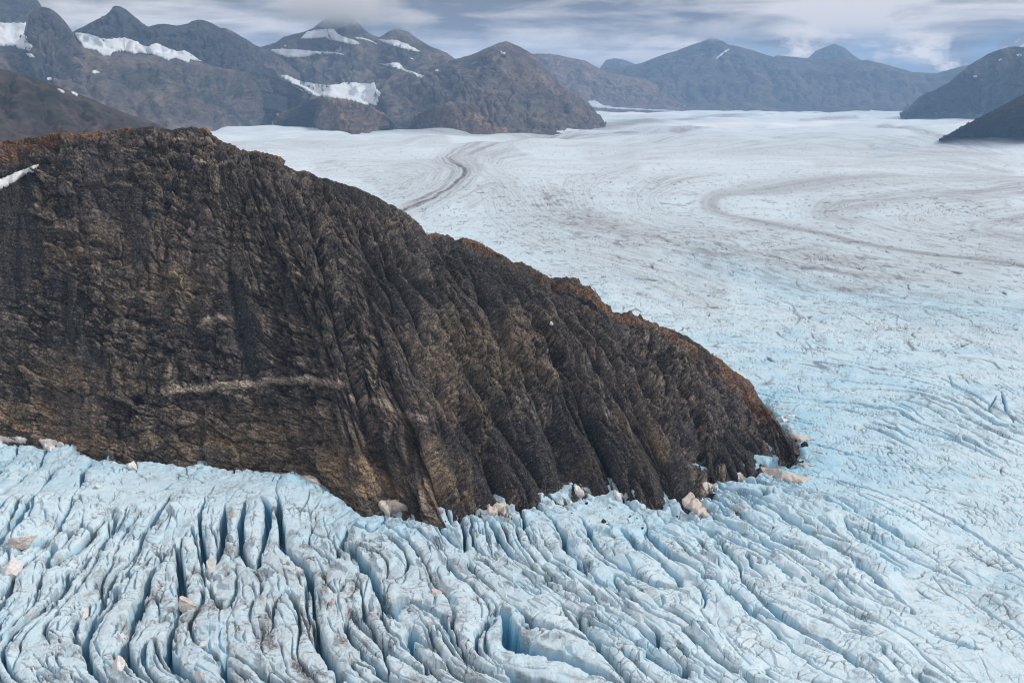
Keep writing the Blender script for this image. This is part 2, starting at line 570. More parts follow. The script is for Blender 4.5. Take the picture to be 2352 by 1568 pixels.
_P, _T = survey(CREV, lambda x, y: ground(x, y)[:2])
U_FIELD = fit_field(_P, _T, 'n', 4.0, 1e-4, 100.0)
V_FIELD = fit_field(_P, _T, 't', 2.0, 1e-3, 100.0)

# ------------------------------------------------------------------ glacier
ROCK_BASE = [(-300, 990), (-130, 1008), (0, 1016), (130, 1028), (250, 1052), (300, 1058), (350, 1056), (450, 1066), (560, 1080), (690, 1096), (740, 1118),
             (780, 1145), (850, 1182), (900, 1172), (955, 1200), (1012, 1220), (1060, 1206), (1120, 1186), (1170, 1172), (1250, 1165), (1330, 1138),
             (1420, 1142), (1500, 1160), (1568, 1190), (1605, 1130), (1620, 1092), (1690, 1100), (1752, 1078), (1790, 1070), (1825, 1056)]
ROCK_BACK = [(1825, 1056), (1810, 1010), (1780, 965), (1745, 925)]


def build_glacier():
    # rows by depression angle, columns by azimuth, as on a survey map centred under the viewpoint
    def rows_img(a0, a1, n):
        t = np.linspace(math.tan(math.radians(a0) - PITCH), math.tan(math.radians(a1) - PITCH), n)
        return np.arctan(t) + PITCH
    dep = np.concatenate([np.radians(np.linspace(75, 37, 24))[:-1], rows_img(37, 5.5, 1120)[:-1], rows_img(5.5, 0.8, 430)[:-1], np.radians(np.geomspace(0.8, 0.35, 14))])
    az = np.concatenate([np.linspace(-78, -31, 40)[:-1], np.linspace(-31, 31, 1700)[:-1], np.linspace(31, 78, 40)])
    az = np.radians(az)
    r = CAMH / np.tan(dep)
    R = np.repeat(r[:, None], len(az), 1); A = np.repeat(az[None, :], len(r), 0)
    X = R * np.sin(A); Y = R * np.cos(A)
    # coarse evaluation of the smooth fields
    ri = np.unique(np.r_[np.arange(0, len(r), 4), len(r) - 1]); ci = np.unique(np.r_[np.arange(0, len(az), 4), len(az) - 1])
    Xc, Yc, Rc, Ac = X[np.ix_(ri, ci)], Y[np.ix_(ri, ci)], R[np.ix_(ri, ci)], A[np.ix_(ri, ci)]
    rr = np.arange(len(r)); cc = np.arange(len(az))
    def up(F):
        G = np.empty((len(ri), len(az)), f32)
        k = np.searchsorted(ci, cc, side='right') - 1; k = np.clip(k, 0, len(ci) - 2)
        t = ((cc - ci[k]) / (ci[k + 1] - ci[k])).astype(f32)
        F = F.astype(f32)
        G = F[:, k] * (1 - t) + F[:, k + 1] * t
        k = np.searchsorted(ri, rr, side='right') - 1; k = np.clip(k, 0, len(ri) - 2)
        t = ((rr - ri[k]) / (ri[k + 1] - ri[k])).astype(f32)[:, None]
        return G[k] * (1 - t) + G[k + 1] * t
    near = (Rc < 2500) & (np.abs(Ac) < math.radians(40))
    def nearfield(F):
        out = np.zeros(Xc.shape)
        rb = np.clip(Rc, 200, 2500); ab = np.clip(Ac, -0.7, 0.7)
        out[:] = F(rb * np.sin(ab), rb * np.cos(ab))
        return out
    U = up(nearfield(U_FIELD)); V = up(nearfield(V_FIELD))
    # crevasse strength surveyed at points
    CS = [(0, 1540, 1), (300, 1540, 1), (600, 1540, 1), (900, 1540, 1), (1100, 1540, .95), (1350, 1540, .9), (1600, 1540, .75), (1800, 1540, .6), (2000, 1540, .4), (2300, 1540, .18), (0, 1250, .85), (400, 1250, .85),
          (200, 1380, 1), (500, 1400, 1), (800, 1300, .95), (800, 1420, 1), (150, 1100, .45), (400, 1110, .22), (620, 1120, .16), (780, 1180, .2), (870, 1220, .55), (1050, 1260, 1), (1150, 1250, .8), (1330, 1200, .3), (1450, 1200, .3),
          (1350, 1320, .7), (1200, 1400, .9), (1500, 1280, .75), (1650, 1220, .95), (1750, 1130, .8), (1800, 1200, .85), (1920, 1230, .7), (1700, 1350, .8), (1900, 1400, .55), (2050, 1270, .45), (2150, 1350, .25), (2300, 1250, .12),
          (2000, 1110, .05), (1850, 1000, .1), (1960, 950, .3), (2100, 930, .45), (2220, 980, .45), (2320, 1100, .1), (1950, 860, .2), (1900, 780, .02), (2300, 800, .05), (1700, 700, .0), (2200, 650, 0), (1500, 600, 0), (2340, 880, .25), (1000, 450, 0)]
    gx = np.array([math.atan2(ground(a, b)[0], ground(a, b)[1]) for a, b, s in CS]); gy = np.array([math.log(np.hypot(*ground(a, b)[:2])) for a, b, s in CS]); gs = np.array([s for *_, s in CS])
    num = 0; den = 0
    for i in range(len(gs)):
        d2 = (Ac - gx[i]) ** 2 + (np.log(Rc) - gy[i]) ** 2
        w = 1 / (d2 + 0.0008) ** 1.6
        num = num + w * gs[i]; den = den + w
    S = up(num / den * (1 - sstep(900, 1500, Rc)))
    base = np.array([ground(*q)[:2] for q in ROCK_BASE]); back = np.array([ground(*q)[:2] for q in ROCK_BACK])
    bd = np.full(Xc.shape, 1e4)
    m = Rc < 700
    bd[m] = np.minimum(seg_dist(Xc[m], Yc[m], base)[0], seg_dist(Xc[m], Yc[m], back)[0])
    BD = up(np.minimum(bd, 200))

    # macro shape: gentle swells, a domed shoulder beside the cliff, a low step on the right
    Z = FB2(X / 420, Y / 420, 3, 3) * 9 * np.clip(R / 900, 0.15, 4).astype(f32)
    def bump(px, py, h, sx, sy):
        g = ground(px, py)
        return h * np.exp(-((X - g[0]) / sx) ** 2 - ((Y - g[1]) / sy) ** 2)
    Z = Z + bump(640, 1150, 5, 32, 24) + bump(150, 1150, 4, 40, 30) + bump(1960, 1170, 5, 24, 18) + bump(1350, 1230, 3, 28, 26) + bump(1050, 1225, 3, 22, 12)
    Z = Z.astype(f32)

    # crevasses
    wob = FB2(X / 26, Y / 26, 3, 21)
    wob2 = FB2(X / 7, Y / 7, 2, 25)
    Uw = U + 1.5 * wob + 0.5 * wob2
    Vw = V + 3.0 * wob
    blue = np.zeros_like(Z); dirt = np.zeros_like(Z); dark = np.zeros_like(Z)
    cut = np.zeros_like(Z)
    def cracks(lu, lv, seed, du=0.15):
        a = P2(Uw / lu, Vw / lv, seed)
        b = P2((Uw + du) / lu, Vw / lv, seed)
        g = np.abs(b - a) / du
        return np.abs(a) / np.maximum(g, 0.35 / lu), a
    nearmask = 1 - sstep(700, 1100, R).astype(f32)
    # 1: the great crevasses
    d1, a1 = cracks(12.0, 85.0, 31)
    wvar = FB2(Uw / 24, Vw / 34, 3, 35)
    open1 = sstep(0.22, 0.62, S + 0.45 * wvar)
    w1 = 0.15 + open1 * (0.50 + 1.25 * np.clip(wvar + 0.3, 0, 1))
    ragged = 0.55 * P2(X / 1.9, Y / 1.9, 61) + 0.9 * P2(X / 4.5, Y / 4.5, 62)
    blk, be, ba, bb = facets(Uw / 6.5, Vw / 9.5, 64, 0.6, 1.0, 1.0, 0.10, 0.0)      # blocks the ridges are broken into
    e1 = d1 + (0.30 * ragged + 0.45 * (ba - 0.5)) * open1
    prof1 = 1 - sstep(0.42, 1.0, e1 / w1)
    dep1 = open1 * (6.0 + 8.0 * np.clip(0.5 + wvar, 0, 1))
    cut = np.maximum(cut, prof1 * dep1)
    # rounding of the ridges between them
    dome1 = open1 * 1.7 * (1 - np.exp(-np.maximum(e1, 0) / 1.6))
    # 2: lesser ones between
    d2, a2 = cracks(7.0, 40.0, 41)
    v2 = FB2(Uw / 15, Vw / 22, 3, 45)
    open2 = sstep(0.42, 0.95, S + 0.62 * v2)
    w2 = 0.10 + open2 * (0.25 + 0.75 * np.clip(v2 + 0.3, 0, 1))
    e2 = d2 + (0.25 * ragged + 0.3 * (bb - 0.5)) * open2
    prof2 = 1 - sstep(0.35, 1.0, e2 / w2)
    cut = np.maximum(cut, prof2 * open2 * (2.4 + 3.6 * np.clip(0.4 + v2, 0, 1)))
    dome2 = open2 * 0.9 * (1 - np.exp(-np.maximum(e2, 0) / 0.9))
    # 3: small fractures
    d3, a3 = cracks(3.3, 18.0, 51)
    v3 = FB2(X / 9, Y / 9, 3, 55)
    open3 = sstep(0.48, 0.95, 0.55 * S + 0.25 + 0.75 * v3) * nearmask
    prof3 = 1 - sstep(0.2, 1.0, d3 / (0.1 + 0.34 * open3))
    cut = np.maximum(cut, prof3 * open3 * 1.5)
    # 4: fractures across the ridges: broken polygons, longer across than along
    jx = 0.9 * FB2(X / 6, Y / 6, 2, 66); jy = 0.9 * FB2(X / 6, Y / 6, 2, 67)
    ea, _, _, ra, rb_, _ = W2((Uw + 2 * jx) / 6.0, (Vw + 2 * jy) / 2.6, 71, 0.0)
    eb, _, _, rc, _, _ = W2((Uw + 1.2 * jx) / 2.6, (Vw + 1.2 * jy) / 1.5, 73, 0.0)
    v4 = FB2(X / 13, Y / 13, 3, 75)
    f4 = (1 - sstep(0.03, 0.13, ea)) * sstep(-0.12, 0.2, v4)
    f5 = (1 - sstep(0.03, 0.17, eb)) * sstep(0.0, 0.35, FB2(X / 9, Y / 9, 3, 77))
    trans = np.maximum(f4, 0.65 * f5) * nearmask
    rough = (FB2(X / 4.5, Y / 4.5, 4, 81, 0.6) * 0.6 + (ra - 0.5) * 0.28 + (rc - 0.5) * 0.12) * (0.35 + 0.75 * np.clip(S, 0, 1)) * nearmask
    Zs = open1 * blk * 1.5
    Z = Z - cut + dome1 + dome2 + rough - 0.45 * trans + Zs
    # long single crevasses that curve across the smooth ice on the right
    arcs = np.zeros_like(Z)
    for k, (ln, aw) in enumerate(ARCS):
        pl = smooth1(resample(np.array([ground(*q)[:2] for q in ln]), 50), 3)
        lo = pl.min(0) - 25; hi = pl.max(0) + 25
        sel = (X > lo[0]) & (X < hi[0]) & (Y > lo[1]) & (Y < hi[1])
        dd, pp = seg_dist(X[sel] + 1.6 * wob[sel] + 0.5 * ragged[sel], Y[sel] + 2.4 * wob[sel] + 0.5 * ragged[sel], pl)
        ww = aw * (0.35 + 0.65 * np.sin(np.pi * np.clip(pp, 0.02, 0.98))) * (0.75 + 0.5 * P2(pp * 9, pp * 0 + k, 83))
        arcs[sel] = np.maximum(arcs[sel], 1 - sstep(0.3, 1.0, dd / np.maximum(1.7 * ww, 0.2)))
    cut = np.maximum(cut, arcs * 4.5)
    Z = Z - arcs.astype(f32) * 4.2
    # gap along the rock
    gapn = FB2(X / 13, Y / 13, 3, 95)
    gap = (1 - sstep(1.0, 5.5 + 3 * gapn, BD)) * sstep(-0.42, 0.10, gapn)
    edge = (1 - sstep(4, 26, BD))
    toe = sstep(70, 110, X)
    Z = Z - gap * 4.5 + edge * (1 - 0.75 * toe) * (1.0 * P2(X / 6, Y / 6, 97) + 0.6 * P2(X / 2.1, Y / 2.1, 98)).astype(f32)
    blue = np.clip(cut / 5.5, 0, 1) ** 0.8 * 1.0 + 0.10 * edge + 0.12 * (1 - sstep(20, 60, BD))
    blue = np.clip(blue + 0.22 * sstep(0.0, 0.5, FB2(X / 30, Y / 30, 3, 101)) * nearmask, 0, 1)
    near_toe = np.exp(-((A - 0.30) / 0.16) ** 2) * sstep(320, 400, R) * (1 - sstep(560, 760, R))
    blue = np.clip(blue + 0.30 * near_toe * (0.8 + 0.9 * wob), 0, 1)
    # dirt films: hollows, fracture lines, the grimy foreground on the left
    dz = FB2(Uw / 6, Vw / 13, 4, 111)
    grim = np.exp(-((A + 0.25) / 0.3) ** 2) * (1 - sstep(270, 420, R))
    right = sstep(0.12, 0.35, A) * (1 - sstep(600, 1300, R))
    rim = np.maximum((1 - sstep(0.9, 1.5, e1 / w1)) * open1 * sstep(0.8, 1.05, e1 / w1), (1 - sstep(1.0, 1.8, e2 / w2)) * open2 * 0.8)
    dirt = trans * (0.72 + 0.35 * grim) * sstep(-0.35, 0.2, dz + 0.12)
    dirt = np.maximum(dirt, rim * sstep(-0.05, 0.3, FB2(X / 5, Y / 5, 3, 113) + 0.15 * grim) * 0.62 * nearmask)
    dirt = np.maximum(dirt, sstep(0.14, 0.5, dz + 0.16 * grim - 0.05) * (0.30 + 0.50 * grim) * nearmask)
    dirt = np.maximum(dirt, 0.9 * sstep(0.2, 0.5, FB2(Uw / 7, Vw / 25, 3, 115) - 0.02) * np.clip(cut / 3, 0, 1) * open1)
    dirt = np.where(BD < 14, np.maximum(dirt, 0.6 * (1 - BD / 14) * sstep(0.0, 0.3, P2(X / 4, Y / 4, 117))), dirt)
    # ticks of dark meltwater cracks out on the plain
    midm = sstep(235, 330, R) * (1 - sstep(1500, 2600, R)) * (1 - sstep(0.15, 0.5, S))
    kx = X + 14 * FB2(X / 60, Y / 60, 2, 121); ky = Y + 14 * FB2(X / 60, Y / 60, 2, 122)
    sc_ = np.clip(R / 520, 0.7, 3.0)
    # short cracks in two families, broken polygons in between
    wl = 0.030 * np.clip(R / 500, 0.8, 2.4)
    t1 = np.abs(P2(kx / 9 + ky / 40, ky / 75 - kx / 60, 123)); m1 = sstep(0.14, 0.36, FB2(X / 15, Y / 40, 3, 124) + 0.25 * FB2(X / 150, Y / 150, 2, 128))
    t2 = np.abs(P2(kx / 46, ky / 12 + kx / 50, 125)); m2 = sstep(0.10, 0.36, FB2(X / 30, Y / 24, 3, 126) + 0.25 * FB2(X / 170, Y / 170, 2, 129))
    tick = np.maximum((1 - sstep(0.2 * wl, wl * 1.2, t1)) * m1, (1 - sstep(0.2 * wl, wl * 1.6, t2)) * m2 * 0.9)
    ec = W2(kx / 10, ky / 17, 131, 0.0)[0]
    arcz = np.exp(-((A - 0.36) / 0.10) ** 2 - ((R - 455) / 70) ** 2)
    m3 = (1 - 0.8 * arcz) * sstep(0.10, 0.34, FB2(X / 16, Y / 26, 4, 132, 0.6) + 0.15 * FB2(X / 120, Y / 120, 2, 133))
    tick = np.maximum(tick, (1 - sstep(0.01, 0.07, ec)) * m3 * (1 - sstep(1000, 1500, R)))
    ed = W2(kx / 4.2, ky / 8, 134, 0.0)[0]
    m4 = sstep(0.15, 0.42, FB2(X / 12, Y / 20, 4, 136, 0.6))
    tick = np.maximum(tick, (1 - sstep(0.01, 0.10, ed)) * m4 * 0.75 * (1 - sstep(650, 900, R)))
    dark = tick * midm
    Z = Z - 0.9 * dark.astype(f32)
    Z = Z + (midm * (FB2(X / 7, Y / 9, 4, 135, 0.6) * 0.40)).astype(f32)
    # long faint furrows and banding farther out, along the flow
    return X, Y, Z, R, A, S, U, V, Uw, Vw, blue, dirt, dark, ri, ci, Xc, Yc, Rc, Ac, up, nearmask


FLOW = [   # (points, half width in metres across, strength, soft)
    ([(914, 478), (993, 455), (1047, 424), (1069, 403), (1071, 390), (1054, 378), (1030, 369), (1025, 359), (1040, 349), (1088, 337), (1157, 328), (1259, 318), (1328, 311), (1430, 308), (1550, 301)], 'moraine'),
    ([(1085, 405), (1082, 388), (1066, 375), (1052, 362), (1068, 350), (1120, 338)], 'light'),
    ([(1100, 400), (1098, 385), (1086, 374), (1090, 362), (1110, 352), (1200, 340)], 'light'),
    ([(1195, 385), (1215, 430), (1210, 470), (1260, 500), (1400, 532), (1550, 560), (1700, 585), (1900, 618), (2352, 668)], 'wash'),
    ([(1230, 410), (1260, 450), (1300, 485), (1380, 515), (1420, 525)], 'wash'),
    ([(2450, 408), (2250, 412), (2060, 418), (1890, 427), (1753, 434), (1650, 441), (1616, 458), (1633, 478), (1719, 506), (1787, 523), (1924, 554), (2061, 575), (2232, 599), (2352, 617), (2450, 632)], 'band'),
    ([(2450, 480), (2352, 489), (2266, 506), (2249, 520), (2283, 533), (2352, 550), (2450, 570)], 'band2'),
    ([(2450, 430), (2300, 438), (2063, 455), (1924, 468), (1890, 480), (1941, 505), (1992, 530)], 'band2'),
    ([(1548, 592), (1719, 623), (1856, 660), (1993, 681), (2163, 705), (2352, 722), (2450, 735)], 'bluish'),
    ([(1389, 292), (1480, 282), (1560, 275), (1690, 268), (1760, 266)], 'far'),
    ([(1400, 290), (1440, 284), (1480, 281)], 'toe'),
    ([(1548, 305), (1580, 300), (1616, 292)], 'far'),
    ([(2010, 288), (2080, 297), (2163, 314), (2200, 325)], 'far'),
    ([(2066, 271), (2140, 271), (2232, 277)], 'far'),
    ([(1830, 278), (1900, 272), (1980, 270)], 'far'),
    ([(860, 297), (930, 300), (1000, 303), (1150, 310), (1260, 313)], 'far'),
    ([(1990, 345), (2080, 335), (2180, 330), (2300, 345)], 'bluish'),
    ([(1548, 291), (1633, 290), (1753, 285), (1870, 283), (1992, 281)], 'sun_paint'), ([(2140, 296), (2190, 292), (2240, 284)], 'sun_paint'), ([(1390, 262), (1480, 262), (1600, 268)], 'sun_paint'), ([(1720, 265), (1800, 262), (1900, 262)], 'sun_paint'),  # far strips where sunlight is painted in as whiter ice
    ([(2352, 446), (2200, 450), (2063, 456), (1924, 468), (1890, 481), (1941, 507), (2060, 537), (2200, 560), (2352, 586), (2450, 600)], 'streamer'),
    ([(2352, 462), (2240, 470), (2130, 482), (2100, 496), (2140, 518), (2240, 545), (2352, 566), (2450, 580)], 'streamer'),
    ([(1700, 400), (1560, 412), (1480, 436), (1470, 462), (1520, 500), (1640, 535), (1800, 570), (2000, 602), (2352, 645)], 'streamer'),
    ([(1500, 385), (1370, 400), (1320, 430), (1330, 468), (1400, 505), (1520, 538), (1700, 575)], 'streamer'),
    ([(1250, 352), (1140, 362), (1115, 382), (1140, 412), (1190, 452), (1240, 492), (1360, 545), (1548, 588)], 'streamer'),
    ([(1030, 470), (1100, 445), (1140, 430), (1150, 470), (1180, 520), (1280, 575), (1450, 620), (1700, 690)], 'streamer'),
    ([(700, 385), (860, 372), (960, 372), (1000, 390), (980, 415), (900, 445)], 'streamer'),
    ([(820, 410), (900, 398), (940, 405), (920, 425), (860, 440)], 'streamer'),
    ([(1440, 322), (1640, 312), (1900, 312), (2100, 325), (2300, 350)], 'streamer'),
    ([(1300, 340), (1550, 330), (1800, 328), (2000, 335), (2200, 352), (2352, 372)], 'streamer'),
    ([(500, 335), (700, 340), (900, 330), (1050, 315)], 'faint'),
    ([(1850, 385), (2100, 375), (2352, 395)], 'faint'),
    ([(1300, 360), (1600, 350), (1900, 345), (2352, 360)], 'faint'),
]


def ragf_near(X, Y):
    return FB2(X / 8, Y / 8, 3, 141)


def glacier_object():
    X, Y, Z, R, A, S, U, V, Uw, Vw, blue, dirt, dark, ri, ci, Xc, Yc, Rc, Ac, up, nearmask = build_glacier()
    wash = np.zeros_like(Z); deb = np.zeros_like(Z); sun_paint = np.zeros_like(Z)
    KA = 5.0
    def qf(px, py):
        g = ground(px, py)
        return np.array([KA * math.atan2(g[0], g[1]), math.log(np.hypot(g[0], g[1]))])
    LR = np.log(R).astype(f32)
    Af = A.astype(f32)
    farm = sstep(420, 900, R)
    rag = FB2(X / 60, Y / 60, 4, 215, 0.6)
    ragf = FB2(X / 16, Y / 40, 3, 216, 0.6)
    bx = LR + 0.05 * FB2(Af * 5, LR * 2, 3, 201)
    fl = FB2(bx * 16, Af * 2.2, 5, 202, 0.62)
    fl2 = FB2(bx * 60, Af * 9, 4, 205, 0.62)
    patch = FB2(X / 160, Y / 160, 4, 207, 0.6)
    streak = FB2(X / 90, Y / 14, 4, 209, 0.62)
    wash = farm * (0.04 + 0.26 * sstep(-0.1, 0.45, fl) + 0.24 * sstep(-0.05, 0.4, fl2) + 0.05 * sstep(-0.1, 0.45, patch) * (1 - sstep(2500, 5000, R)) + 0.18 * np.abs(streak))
    grim2 = np.exp(-((A + 0.22) / 0.32) ** 2) * (1 - sstep(290, 400, R))
    wash = np.maximum(wash, 0.42 * grim2 * np.clip(0.8 + 0.9 * ragf_near(X, Y), 0, 1.3) * (1 - blue))
    spk = FB2(X / 9, Y / 26, 3, 211, 0.65) * (1 - sstep(2500, 5000, R)) * farm
    dark = np.maximum(dark, sstep(0.22, 0.50, spk) * 0.42)
    for pts, kind in FLOW:
        pl = np.array([qf(*p) for p in pts])
        pl = smooth1(resample(pl, 90), 4)
        d, par, sg = seg_dist(KA * Ac, np.log(Rc), pl, True)
        SD = up(np.clip(d * sg, -3, 3)); T = up(par)
        SDj = SD + 0.010 * rag
        D = np.abs(SD)
        # fine lines drawn out along the flow beside each surveyed line
        ln_ = FB2(SD * 75, T * 5, 3, 230, 0.6); ln2 = FB2(SD * 26, T * 3, 3, 231, 0.6)
        endf = sstep(0.0, 0.06, T) * sstep(1.0, 0.94, T)
        if kind == 'moraine':
            w = 0.010 + 0.010 * T
            core = 1 - sstep(0.30, 0.9, np.abs(SDj) / w)
            fade = 1 - sstep(0.26, 0.42, T)
            deb = np.maximum(deb, core * fade * np.clip(0.8 + 0.5 * ragf, 0, 1))
            env = (1 - sstep(0.02, 0.13, D))
            wash = np.maximum(wash, env * (0.55 + 0.6 * ln_))
            dirt = np.maximum(dirt, env * (0.52 * sstep(-0.05, 0.3, ln_) + 0.14) * endf)
            dirt = np.maximum(dirt, core * (1 - fade) * 0.62 * (1 - 0.45 * T) * endf)
        elif kind == 'light':
            env = (1 - sstep(0.0, 0.09, D)) * endf
            dirt = np.maximum(dirt, env * (0.10 + 0.26 * sstep(0.0, 0.35, ln_)))
            wash = np.maximum(wash, env * 0.6)
        elif kind == 'wash':
            env = (1 - sstep(0.02, 0.17, D + 0.10 * rag + 0.08 * ln2)) * sstep(0.02, 0.30, T) * sstep(1.0, 0.75, T)
            wash = np.maximum(wash, env * (0.60 + 0.3 * ragf + 0.9 * ln_))
            dark = np.maximum(dark, env * sstep(0.05, 0.35, FB2(X / 10, Y / 30, 3, 219, 0.62)) * 0.55)
            dirt = np.maximum(dirt, env * 0.24 * np.clip(0.6 + 1.6 * ln_ + ragf, 0, 1.6))
        elif kind == 'band':
            e = 0.020 + 0.07 * (1 - sstep(0.3, 0.75, T))
            dirt = np.maximum(dirt, (1 - sstep(0.1, 1.0, np.abs(SDj) / e)) * (0.25 + 0.75 * sstep(0.05, 0.5, T)) * (0.36 + 0.30 * sstep(0.35, 0.9, T) + 0.15 * ln_))
            wash = np.maximum(wash, (1 - sstep(0.0, 0.15, D + 0.05 * rag)) * (0.55 + 0.6 * ln_) * endf)
        elif kind == 'band2':
            env = (1 - sstep(0.0, 0.14, D + 0.04 * rag)) * endf
            wash = np.maximum(wash, env * (0.6 + 0.8 * ln_))
            dirt = np.maximum(dirt, env * 0.22 * (1 + 1.5 * ln_))
        elif kind == 'bluish':
            env = (1 - sstep(0.0, 0.16, D + 0.06 * rag)) * endf
            blue = np.maximum(blue, env * 0.30)
            dark = np.maximum(dark, env * sstep(0.0, 0.4, ln_ + 0.5 * ragf) * 0.32)
        elif kind == 'far':
            env = (1 - sstep(0.0, 0.09, D + 0.02 * fl2)) * endf
            dirt = np.maximum(dirt, env * (0.55 + 0.5 * ln_))
        elif kind == 'sun_paint':
            sun_paint = np.maximum(sun_paint, (1 - sstep(0.02, 0.10, D + 0.02 * fl2)) * endf)  # sunlit strip put into the ice colour
        elif kind == 'streamer':
            env = (1 - sstep(0.0, 0.22, D + 0.06 * rag)) * endf
            thin = 1 - sstep(0.02, 0.16, np.abs(P2(SD * 34, T * 3.5, 237)))
            dirt = np.maximum(dirt, env * (0.20 * thin * sstep(-0.3, 0.2, ln_ + ragf) + 0.06))
            wash = np.maximum(wash, env * (0.35 + 0.45 * thin + 0.4 * ln2))
        elif kind == 'toe':
            dirt = np.maximum(dirt, (1 - sstep(0.0, 0.2, D)) * 0.75)
        else:
            env = (1 - sstep(0.0, 0.20, D + 0.07 * rag)) * endf
            wash = np.maximum(wash, env * (0.5 + 0.6 * ln2))
            dirt = np.maximum(dirt, env * 0.12 * sstep(0, 0.4, ln_))
    # torn wave field where two streams press together (middle right): curling crack trains
    g = np.clip(np.exp(-((LR - math.log(640)) / 0.30) ** 2), 0, 1) * sstep(0.0, 0.12, A)
    cu = X + 22 * FB2(X / 70, Y / 70, 2, 221); cv = Y + 30 * FB2(X / 80, Y / 80, 2, 222)
    arc = np.abs(P2(cu / 24 + 0.6 * np.sin(cv / 30), cv / 60, 223))
    dark = np.maximum(dark, (1 - sstep(0.01, 0.10, arc)) * sstep(0.0, 0.35, FB2(X / 22, Y / 40, 3, 224)) * g * 0.75)
    # dust beside the toe of the rock
    ice = (np.clip(blue, 0, 1), np.clip(dirt, 0, 1), np.clip(dark, 0, 1))
    ice2 = (np.clip(wash * (1 - 0.8 * sun_paint), 0, 1), np.clip(deb, 0, 1), np.clip(np.maximum(sun_paint, 0.34 * sstep(700, 2400, R)), 0, 1))
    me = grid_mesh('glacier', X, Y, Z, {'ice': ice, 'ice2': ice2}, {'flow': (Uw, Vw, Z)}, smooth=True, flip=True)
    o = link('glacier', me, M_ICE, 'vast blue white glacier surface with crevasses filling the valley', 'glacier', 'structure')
    return o, (X[::5, ::5], Y[::5, ::5], Z[::5, ::5])


def bvh_of(*grids):
    vs, ps, off = [], [], 0
    for X, Y, Z in grids:
        r, c = X.shape
        co = np.stack([X, Y, Z], -1).reshape(-1, 3)
        idx = (np.arange(r * c).reshape(r, c) + off)
        q = np.stack([idx[:-1, :-1], idx[:-1, 1:], idx[1:, 1:], idx[1:, :-1]], -1).reshape(-1, 4)
        vs += co.tolist(); ps += q.tolist(); off += r * c
    return BVHTree.FromPolygons(vs, ps)


# ------------------------------------------------------------------ the rock ridge
RIDGE = [  # crest px, py, range   |  base px, py
    ((-330, 372, 610), (-330, 985)), ((-180, 352, 600), (-150, 1006)), ((-80, 338, 592), (-60, 1011)), ((0, 329, 585), (10, 1017)), ((70, 320, 578), (110, 1027)), ((130, 303, 572), (190, 1040)),
    ((190, 306, 566), (250, 1053)), ((260, 299, 560), (330, 1057)), ((345, 291, 552), (410, 1063)), ((395, 297, 548), (480, 1071)),
    ((440, 292, 544), (545, 1079)), ((478, 300, 540), (620, 1088)), ((500, 322, 536), (690, 1096)), ((560, 345, 530), (750, 1124)),
    ((625, 356, 526), (810, 1164)), ((680, 388, 522), (852, 1183)), ((720, 404, 518), (900, 1172)), ((800, 424, 514), (958, 1202)), ((860, 450, 511), (1012, 1222)),
    ((920, 483, 508), (1065, 1205)), ((985, 535, 506), (1125, 1185)), ((1050, 547, 506), (1190, 1171)), ((1130, 578, 507), (1255, 1165)), ((1180, 604, 508), (1330, 1139)),
    ((1250, 630, 509), (1395, 1140)), ((1315, 642, 511), (1455, 1150)), ((1360, 668, 512), (1510, 1163)), ((1420, 722, 512), (1568, 1191)), ((1490, 742, 511), (1602, 1135)), ((1545, 765, 510), (1622, 1092)),
    ((1610, 806, 506), (1670, 1098)), ((1680, 856, 498), (1715, 1092)), ((1722, 888, 488), (1752, 1079)), ((1745, 925, 477), (1782, 1071)), ((1782, 965, 452), (1803, 1064)), ((1812, 1010, 424), (1818, 1058)), ((1828, 1052, 397), (1828, 1057)),
]


